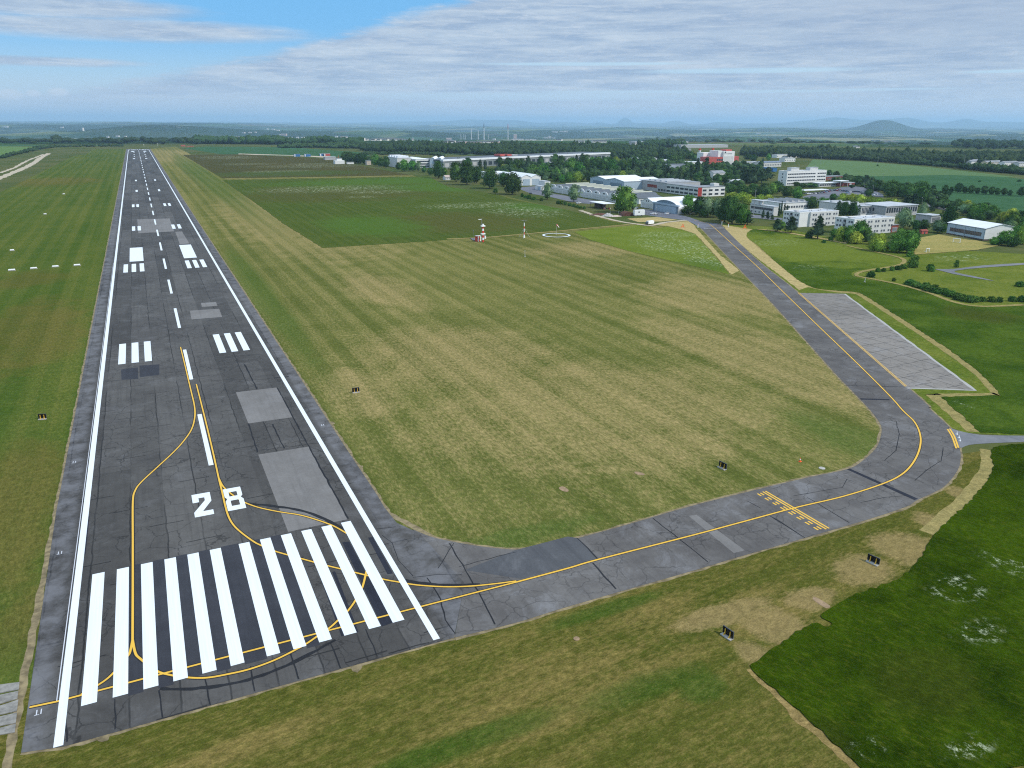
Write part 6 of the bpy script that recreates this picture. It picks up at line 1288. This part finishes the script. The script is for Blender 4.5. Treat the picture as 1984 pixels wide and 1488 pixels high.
many(z6, 6.613, [(20,425,130,120,'G'),(80,425,140,120,'D'),(180,465,175,120,'P'),(30,525,110,130,'L'),(100,492,80,110,'L'),(350,472,170,130,'P'),(290,492,150,120,'P'),(440,482,140,130,'P'),(560,472,160,110,'P'),(620,502,140,110,'P'),(770,562,200,110,'P'),(690,542,130,110,'P'),(540,562,110,120,'P'),(850,562,140,110,'P'),(920,522,180,90,'P'),(990,522,270,95,'C'),(1105,502,262,120,'C'),(1000,562,120,110,'D'),(1270,592,130,100,'D'),(1140,562,80,100,'D'),(1255,432,120,80,'D'),(1190,422,120,70,'D'),(510,302,170,55,'C'),(545,302,172,55,'C'),(140,302,50,90,'L'),
 (420,302,80,90,'D'),(700,302,100,130,'D'),(780,292,90,120,'D'),(900,262,100,120,'D'),(1060,560,110,110,'P'),(1600,562,200,180,'P'),(1700,572,212,190,'P'),(1820,562,180,180,'P'),(1900,522,160,150,'P'),(1520,522,160,150,'P'),(1400,542,120,120,'G'),(1380,592,150,120,'D'),(1830,362,120,42,'C'),(1590,372,90,90,'D'),(1650,262,70,110,'D'),(1720,282,80,90,'D'),(1910,272,80,60,'G'),(240,280,70,90,'D'),(330,290,70,90,'D'),(640,300,90,90,'D'),(960,300,110,90,'D'),(1330,420,90,90,'D'),(1450,470,110,110,'D'),(1360,480,90,80,'G'),
 (1420,702,120,150,'D'),(1560,722,130,190,'D'),(1700,722,130,160,'D'),(1850,702,130,150,'D'),(1960,702,130,120,'G'),(1450,762,80,150,'L'),(1560,792,110,160,'L'),(1640,832,120,150,'L'),(1800,802,90,130,'L'),(1900,802,90,130,'L'),
 (880,945,215,190,'G'),(850,962,100,130,'D'),(1020,985,235,160,'D'),(1130,1002,250,150,'B'),(1240,1005,240,150,'B'),(1350,1062,300,215,'D'),(1440,1085,320,205,'D'),(1560,1095,245,195,'G'),(1640,1095,175,150,'P'),(980,962,120,150,'D'),(1200,985,150,130,'D'),(1080,1000,120,120,'D'),(1300,1040,150,130,'D')])
many(z7, 6.613, [(430,425,140,160,'D'),(560,475,130,170,'D'),(690,505,150,150,'G'),(300,485,120,150,'D'),(120,445,130,160,'D'),(680,335,52,90,'D'),(760,355,55,110,'D'),(850,350,55,110,'D'),(920,355,50,80,'D'),(880,632,150,150,'D'),(790,622,130,140,'D'),(1000,622,130,110,'G'),(1060,622,120,100,'G'),(1130,642,112,85,'P'),(1215,692,165,90,'P'),(1290,722,170,140,'D'),(1400,722,170,150,'D'),(1350,640,110,120,'D'),(1150,525,85,110,'D'),
 (1270,545,110,140,'L'),(1380,550,110,150,'L'),(1500,560,110,150,'L'),(1620,580,110,150,'L'),(1730,605,110,140,'L'),(1840,605,110,140,'L'),(1930,605,100,110,'L'),(1190,235,85,80,'D'),(1370,265,65,90,'D'),(1460,325,112,110,'D'),(1560,345,142,140,'P'),(1690,395,132,150,'D'),(1880,475,190,190,'D'),(1100,215,82,70,'D'),(450,732,180,36,'C'),(482,702,170,34,'C'),(522,692,130,42,'C'),(560,682,100,42,'C'),(250,752,110,50,'P'),(310,762,100,60,'P'),(370,772,70,60,'P'),
 (430,912,155,155,'P'),(610,932,195,175,'P'),(500,882,85,90,'G'),(842,1000,82,95,'S'),(950,1012,280,190,'P'),(1160,1000,112,100,'G'),(1250,1042,175,150,'L'),(1340,1052,195,185,'G'),(1480,1032,235,245,'G'),(1440,1072,145,170,'L'),(1580,1045,155,140,'G'),(1660,1082,145,150,'B'),(1760,1082,135,130,'L'),(1700,1112,95,130,'L'),(1600,470,90,100,'D'),(1300,270,60,80,'D'),(60,470,110,140,'D'),(210,470,120,140,'D')])
many(z8, 6.613, [(380,1182,275,265,'G'),(480,1192,265,235,'G'),(120,1172,150,170,'L'),(70,1162,205,160,'L'),(200,1172,100,100,'L'),(300,1182,150,140,'G'),(560,1152,240,150,'G'),(430,882,250,210,'B'),(670,782,220,115,'B'),(510,872,150,120,'B'),(800,662,90,80,'P'),(1000,862,255,185,'D'),(870,935,155,195,'B'),(935,935,112,110,'G'),(690,902,130,130,'D'),(600,900,120,120,'D'),(280,442,170,200,'D'),(380,472,160,170,'D'),(500,502,180,180,'D'),(480,622,170,170,'P'),(570,622,180,160,'P'),(650,562,270,190,'D'),(720,502,170,100,'D'),(590,482,170,150,'D'),(830,462,70,100,'D'),(910,482,80,90,'D'),(990,482,80,90,'D'),(800,542,80,90,'D'),(930,572,90,110,'D'),(990,602,90,110,'D'),(1030,602,70,60,'G'),(1120,652,140,110,'D'),(1200,702,130,140,'B'),(1240,622,100,150,'L'),(1320,722,150,130,'G'),(1440,742,170,150,'G'),(1550,762,170,170,'G'),(1490,642,90,120,'D'),(1400,642,80,90,'D'),(1640,722,90,70,'B'),(1720,822,150,170,'L'),(1830,852,180,180,'G'),(1930,832,170,150,'D'),(1830,702,80,120,'L'),(1760,962,170,150,'B'),(1880,1062,200,200,'G'),(1960,1082,250,150,'L'),(1700,1092,170,170,'G'),(1780,1102,140,160,'G'),(1600,1092,100,130,'G'),(1650,1082,80,110,'G'),(1850,1112,120,150,'D'),(1600,700,80,110,'D'),(1300,780,110,120,'D'),(1420,800,110,120,'D'),(1990,960,250,160,'G')])
rowx = [815, 967, 1045, 1135, 1225, 1300, 1382, 1467, 1563, 1635, 1722, 1800, 1945]; rowh = [75, 90, 70, 118, 80, 100, 75, 100, 95, 82, 88, 68, 112]
for x_, h_ in zip(rowx, rowh): tree(*z8(x_, 405+(x_-815)*60/1130), h_/6.613, h_*.86/6.613, 'D', 'in the single row along the field road')
for px, py, h_, w_ in ((1700, 322, 3, 4), (1975, 352, 4, 7), (1898, 352.5, 2.5, 5)): tree(px, py, h_, w_, 'S', 'alone in the crop fields')
# hedge bushes along the enclosure on the right
for k, (x_, y_, h_, w_) in enumerate([(1070,483,32,50),(1110,452,22,30),(1145,450,20,28),(1195,445,24,30),(1230,440,24,40),(1265,432,24,40),(1320,425,70,60),(1300,362,30,40),(1205,508,20,22),(1425,448,40,46),(1580,425,40,26),(1450,560,30,50),(1400,545,28,50),(1340,535,24,50),(1290,525,22,40),(1500,580,30,60),(1545,600,34,60),(1600,620,36,70),(1655,632,30,70),(1735,628,26,40),(1790,630,30,50),(1835,632,28,40),(1910,628,30,50),(1970,630,34,60),(1960,540,30,50),(830,265,22,30),(790,280,18,24)]): tree(*r1(x_, y_), h_/3.08, w_/3.08, 'S', 'along the hedge line of the right-hand enclosure')
for k in range(16):
    q = k/15; tree(*r1(1300+390*q+random.uniform(-8, 8), 528+104*q**.9+random.uniform(-3, 3)), random.uniform(18, 30)/3.08, random.uniform(50, 78)/3.08, 'S', 'along the hedge line of the right-hand enclosure')
# ---- words for trees and cars: what they stand by, and their order from the left
NUMW = ['', 'one', 'two', 'three', 'four', 'five', 'six', 'seven', 'eight', 'nine', 'ten', 'eleven', 'twelve', 'thirteen', 'fourteen', 'fifteen']
ORD = ['leftmost', 'second', 'third', 'fourth', 'fifth', 'sixth', 'seventh', 'eighth', 'ninth', 'tenth', 'eleventh', 'twelfth', 'thirteenth', 'fourteenth', 'fifteenth']
def rank(groups):
    for key, lst in groups.items():
        lst.sort(key=lambda q: q[1]); n_ = len(lst)
        for i, (o, px, py) in enumerate(lst):
            lab = o['label']
            if n_ > 1: lab += f', {ORD[0]} of {NUMW[n_] if n_ < 16 else n_}' if i == 0 else (f', rightmost of {NUMW[n_] if n_ < 16 else n_}' if i == n_-1 else f', {ORD[i] if i < 15 else str(i+1)+"th"} from left')
            o['label'] = lab
gr_ = {}
for o, px, py, words, where in TREES:
    if where is None:
        best = min(LAND, key=lambda l: (max(0, l[2]-px, px-l[3])*.55)**2+((py-l[1])*1.6)**2); x_, y_, xl, xr, nm = best
        xl, xr = min(xl, xr), max(xl, xr)
        where = ('in front of ' if py > y_+1 else 'behind ') + nm if xl-6 <= px <= xr+6 else (('left of ' if px < xl else 'right of ') + nm)
        if py < y_-14 and not where.startswith('behind'): where = 'far ' + where
    size = ''
    o['label'] = f'{words} {where}'; o['group'] = f'trees and shrubs {where}'
    gr_.setdefault(o['label'], []).append((o, px, py))
rank(gr_)
g2_ = {}
for o, px, py in RANK: g2_.setdefault(o['label'], []).append((o, px, py))
rank(g2_)

# ------------------------------------------------------------------ far woods, towns and works
def pip(x, y, poly):
    ins = np.zeros(len(x), bool); j = len(poly)-1
    for i in range(len(poly)):
        xi, yi = poly[i][:2]; xj, yj = poly[j][:2]
        c = ((yi > y) != (yj > y)) & (x < (xj-xi)*(y-yi)/(yj-yi+1e-12)+xi); ins ^= c; j = i
    return ins
WOODM = leafmat('wood_leaves', (26, 46, 30), (58, 82, 44), 1.0, 1)
def wood(name, label, poly, n, hr=(11, 18), wr=(8, 12), zf=None, cat='wood'):
    xs = [p[0] for p in poly]; ys = [p[1] for p in poly]; r_ = np.random.default_rng(abs(hash(label)) % 9999 if False else len(label)*17+int(n))
    x = r_.uniform(min(xs), max(xs), n*6); y = r_.uniform(min(ys), max(ys), n*6); k = pip(x, y, poly)
    for bx, by, br, bl, bw in BOXES:
        lx = (x-bx)*math.cos(br)+(y-by)*math.sin(br); ly = -(x-bx)*math.sin(br)+(y-by)*math.cos(br); k &= ~((lx > -8) & (lx < (bl or 0)+8) & (ly > -8) & (ly < (bw or 0)+8))
    x, y = x[k][:n], y[k][:n]; m_ = len(x)
    z = TH(x, y) if zf is None else np.full(m_, zf)
    H_ = r_.uniform(*hr, m_)*(1+.22*np.sin(x/47+y/90)*np.cos(y/58-x/120)+.12*np.sin(x/19))*np.where(r_.uniform(size=m_) < .08, 1.25, 1); R_ = r_.uniform(*wr, m_)/2
    jit = r_.uniform(.72, 1.28, (m_, len(IV1), 1))
    V_ = IV1[None]*jit*np.stack([R_, R_, H_*.45], -1)[:, None]; V_ += np.stack([x, y, z+H_*.55], -1)[:, None]
    F_ = (IF1[None]+np.arange(m_)[:, None, None]*len(IV1)).reshape(-1, 3)
    o = fast_mesh(name, V_.reshape(-1, 3), F_, WOODM); tag(o, label, cat, kind='stuff'); return o
g_ = lambda pts: [G2(*p) for p in pts]
wood('wood', 'dark wood behind the long assembly hall', g_([(695,291),(730,297.5),(850,298),(920,301),(1040,304),(1130,306),(1260,311),(1330,311),(1330,303),(1290,296),(1260,290),(1170,287),(1000,287.5),(900,286),(760,285),(700,286)]), 4200, (9, 16))
wood('wood', 'dark wood beyond the crop fields on the right', g_([(1435,301),(1500,305),(1580,308),(1667,311.5),(1743,317),(1824,319),(1984,321.5),(2100,323),(2100,308),(1984,306),(1700,301),(1580,296),(1440,293)]), 3600, (8, 14))
wood('tree_belt', 'bushy tree belt along the far edge of the crop fields', g_([(1743,317.5),(1800,321),(1850,327),(1900,332),(1984,339),(2060,346),(2060,343),(1984,335),(1900,327.5),(1850,323),(1800,319),(1743,315.5)]), 520, (5, 9), (6, 10))
wood('undergrowth', 'mixed trees filling the works between hangars and heating plant', g_([(1000,352),(1100,352),(1230,350),(1330,355),(1420,372),(1470,352),(1480,330),(1420,322),(1330,318),(1230,314),(1110,318),(1000,326),(960,335)]), 800, (6, 11), (6, 11))
wood('undergrowth', 'mixed low trees around the car park and gym hall', g_([(1590,345),(1680,352),(1800,372),(1850,395),(1900,410),(1984,425),(2050,430),(2050,462),(1984,466),(1950,440),(1880,420),(1800,400),(1760,392),(1700,372),(1600,358)]), 240, (4, 7.5), (5, 9))
wood('hedge_belt', 'low hedge belt far left beside the light field', g_([(0,309),(40,300),(78,290),(110,285.5),(240,284),(240,283),(78,284.5),(40,296.5),(0,306),(-40,314),(-40,318)]), 420, (3, 6), (5, 9))
wood('tree_belt', 'loose belt of trees between the far fields', g_([(540,287),(600,286.5),(680,288),(760,289),(760,285.5),(680,283.5),(600,283.5),(540,285)]), 700, (6, 11), (8, 14))
wood('wood', 'dark strip of wood between the far sheds', g_([(1235,285.5),(1330,286.5),(1330,284.5),(1255,283.2)]), 420)
wood('undergrowth', 'bushes behind the office terrace', g_([(830,300),(860,305),(860,302),(850,298),(700,297),(700,300)]), 300, (3, 6), (5, 8))
g3_ = lambda pts: [GT(*p)[:2] for p in pts]
def wood_far(label, pts, n, hr, wr): return wood('far_wood', label, g3_(pts), n, hr, wr)
wood_far('bluish far wood behind the runway end', [(-60,281),(60,279.5),(180,280),(330,280),(420,280),(420,275),(330,272),(180,273),(60,272),(-60,271)], 1100, (9, 15), (18, 34))
wood_far('hazy wooded slope below the distant town', [(380,279),(560,280.5),(700,281),(700,277.5),(560,276.5),(380,274)], 900, (12, 20), (16, 30))
wood_far('hazy wood on the low hill right of the fields', [(1840,284),(1900,276),(1984,274),(2050,276),(2050,290),(1900,291)], 1400, (12, 20), (16, 30))
wood_far('hazy wooded flats below the bell-shaped hill', [(1250,268),(1450,270),(1700,272),(1800,275),(1800,281),(1600,281),(1400,278),(1250,274)], 500, (7, 11), (18, 44))
TOWNW = simple('pale_tower_wall', (226, 220, 212), .8, .06, .05, k=.9); TOWNP = simple('pinkish_block_wall', (212, 186, 172), .8, .06, .05, k=.9); TOWNR = simple('tile_roof_far', (170, 112, 92), .85, .1, .05)
def block(px, py, w_, h_, m_, label, cat='building', grp='tower blocks of the far town', nm='tower_block', depth=22):
    P = GT(px, py); s_ = pm(P); W_ = max(w_/s_, 6); H_ = max(h_/s_, 5)
    o = empty(nm, P, -YAW+random.uniform(-.2, .2), label, cat, grp)
    MB().box(-W_/2, 0, -4, W_/2, depth, H_).build('wall', m_, o); MB().box(-W_/2-.3, -.3, H_, W_/2+.3, depth+.3, H_+1.2).build('roof', ROOFG, o)
    wm = MB()
    for j in range(max(1, int(H_/9))): wm.box(-W_/2+1, -.15, 4+9*j, W_/2-1, -.01, 6.5+9*j)
    wm.build('window_band', GLASS, o); return o
def tz(x, y): return (340+x/3.815, 230+y/3.815)
tl = []
for x, y, w_, h_, c in [(450,152,44,24,'p'),(490,150,30,18,'p'),(530,150,24,14,'w'),(600,158,60,12,'w'),(680,150,44,12,'p'),(720,152,30,12,'p'),(765,118,14,6,'w'),(800,122,40,14,'p'),(840,146,50,12,'p'),(900,145,18,14,'w'),(940,142,24,10,'w'),(1095,156,14,18,'w'),(1125,156,24,12,'w'),(1155,158,24,14,'w'),(1190,156,18,30,'w'),(1228,158,20,28,'w'),(1262,160,20,30,'w'),(1300,160,20,12,'w'),(1340,160,26,14,'w'),(1380,160,18,18,'w'),(1410,158,24,12,'w'),(1460,160,30,12,'w'),(1500,160,26,10,'w'),(1560,158,14,8,'w'),(1630,158,14,10,'w'),(1755,158,12,16,'w'),(1890,158,14,10,'w'),(680,76,10,8,'w'),(720,80,24,8,'w'),(755,86,24,8,'w'),(550,102,24,7,'w'),(590,100,14,7,'w'),(500,104,20,7,'w')]:
    p = tz(x, y+4); o = block(p[0], p[1], w_/3.815, h_/3.815, TOWNW if c == 'w' else TOWNP, ('white' if c == 'w' else 'pinkish')+' block '+('of the far town on the left' if x < 1000 else 'of the far high-rise estate')+('' if y > 110 else ' up on the slope')); tl.append((o, *p))
gg = {}
for q in tl: gg.setdefault(q[0]['label'], []).append(q)
rank(gg)
def hz(x, y): return (860+x/6.2, 220+y/6.2)
for x, y0_, y1_, r_, m_, lb in [(330,312,192,7,OFFW,'white slim power station chimney, leftmost of the tall four'), (412,312,200,7,OFFW,'white slim power station chimney, second of the tall four'), (482,316,132,9,OFFW,'tallest grey power station chimney with a dark top, third of four'), (769,318,134,8,OFFW,'tall red-tipped chimney standing apart to the right'), (205,314,250,5,OFFW,'short hazy chimney at the left of the works'), (240,312,248,4,OFFW,'short hazy chimney second from the left of the works'), (258,312,262,4,OFFW,'short hazy chimney third from the left of the works'), (536,310,250,4,OFFW,'short hazy chimney right of the tallest chimney')]:
    P = GT(*hz(x, y1_*0+y0_)); s_ = pm(P); H_ = (y0_-y1_)/6.2/s_; R_ = r_/6.2/s_*.6
    o = empty('factory_chimney', P, 0, lb, 'chimney', 'chimneys of the far power station'); tall = y1_ < 140
    MB().cyl((0, 0, -4), (0, 0, H_*(.72 if tall else .95)), R_*1.25, R_*.9, 12).build('shaft', m_, o); MB().cyl((0, 0, H_*(.72 if tall else .95)), (0, 0, H_), R_*.9, R_*.8, 12).build('top_band', (ROOFD if x < 600 else SALMON) if tall else GREYP, o)
for x, y, w_, h_, c, lb in [(860,308,34,54,'p','pale boiler house rising over the far works'), (840,322,60,14,'w','white hall of the far works, left end of the row'), (915,322,90,16,'w','white hall of the far works, right of the boiler house'), (1010,322,70,14,'w','white hall in the middle of the far works row'), (1085,322,50,12,'w','white hall of the far works, right end of the row'), (60,318,60,24,'p','pinkish factory block far left of the chimneys'), (20,355,50,20,'w','white factory hall at the left edge of the far works'), (95,355,70,24,'w','white factory hall second from the left of the far works'), (200,362,110,22,'p','long pale factory hall left of the dark one'), (330,362,100,18,'p','long pale factory hall below the slim chimneys'), (420,362,80,16,'p','pale factory hall below the tallest chimney'), (520,356,90,18,'w','white factory hall right of the tallest chimney'), (610,356,100,16,'p','pinkish factory hall at the right end of the near works'), (600,318,30,16,'w','small white works tower between the chimneys'), (1225,298,50,14,'w','white plant far right, left block'), (1270,298,30,26,'w','white plant far right with a tall middle block'), (1325,298,40,10,'w','white plant far right, right block'), (1335,228,70,12,'w','bright white roof on the far plain'), (1440,222,100,8,'w','long bright roof on the far plain'), (1380,328,60,10,'w','white shed on the plain right of the works'), (1630,350,120,16,'w','white shed behind the hump of the wood'), (1870,350,170,24,'w','broad pale shed above the hump of the wood')]:
    p = hz(x, y); block(p[0], p[1], w_/6.2, h_/6.2, TOWNW if c == 'w' else TOWNP, lb, 'building', 'halls of the far works', 'factory_hall', 40)
for px, py, w_, h_, lb in ((119,248,6,2,'white hall on the far left plain'), (160,254,1.6,6,'pale water tower on the far left slope'), (208,267,4,2.2,'pale house in the wood left of the runway end, left one'), (227,265.5,6,2.4,'pale house in the wood left of the runway end, middle one'), (243,266,3,2.4,'pale house in the wood left of the runway end, right one'), (10,247,10,2,'pale village block at the far left edge'), (1607,287.5,7,2.5,'white farm roof behind the right-hand wood, left one'), (1662,287,8,3.5,'white farm roof behind the right-hand wood, right one'), (1430,258,6,2,'white roof on the plain below the bell-shaped hill, left one'), (1470,259.5,8,2,'white roof on the plain below the bell-shaped hill, right one')):
    block(px, py, w_, h_, TOWNW, lb, 'building', 'lone buildings on the plain', 'far_building', 20)
for px0, px1, py in ((1500, 1585, 258.8), (1590, 1612, 259), (1620, 1700, 262), (560, 640, 248.5), (150, 240, 262)):
    a, b_ = GT(px0, py), GT(px1, py); d2 = 120
    pl = [a[:2], b_[:2], (b_[0]+d2*FWD[0], b_[1]+d2*FWD[1]), (a[0]+d2*FWD[0], a[1]+d2*FWD[1])]
# ------------------------------------------------------------------ air
hzb = MB().box(-57000, -57000, -260, 57000, 57000, 345)
hm = bpy.data.materials.new('haze_air'); hm.use_nodes = True; tt = NT(hm.node_tree)
vol = tt.n('VolumePrincipled', {'Color': (.53, .77, 1.0, 1), 'Density': HAZE_DENSITY, 'Anisotropy': .15})
on = tt.n('OutputMaterial', out=None); tt.nt.links.new(vol, on.inputs['Volume'])
ho = hzb.build('haze', hm); ho['kind'] = 'stuff'; ho['label'] = 'thin blue haze over the whole landscape'
sc.cycles.use_denoising = False; sc.cycles.use_adaptive_sampling = False; sc.cycles.filter_width = 1.15
sc.cycles.volume_bounces = 2; sc.cycles.max_bounces = 6; sc.cycles.diffuse_bounces = 3; sc.cycles.glossy_bounces = 2; sc.cycles.transparent_max_bounces = 8
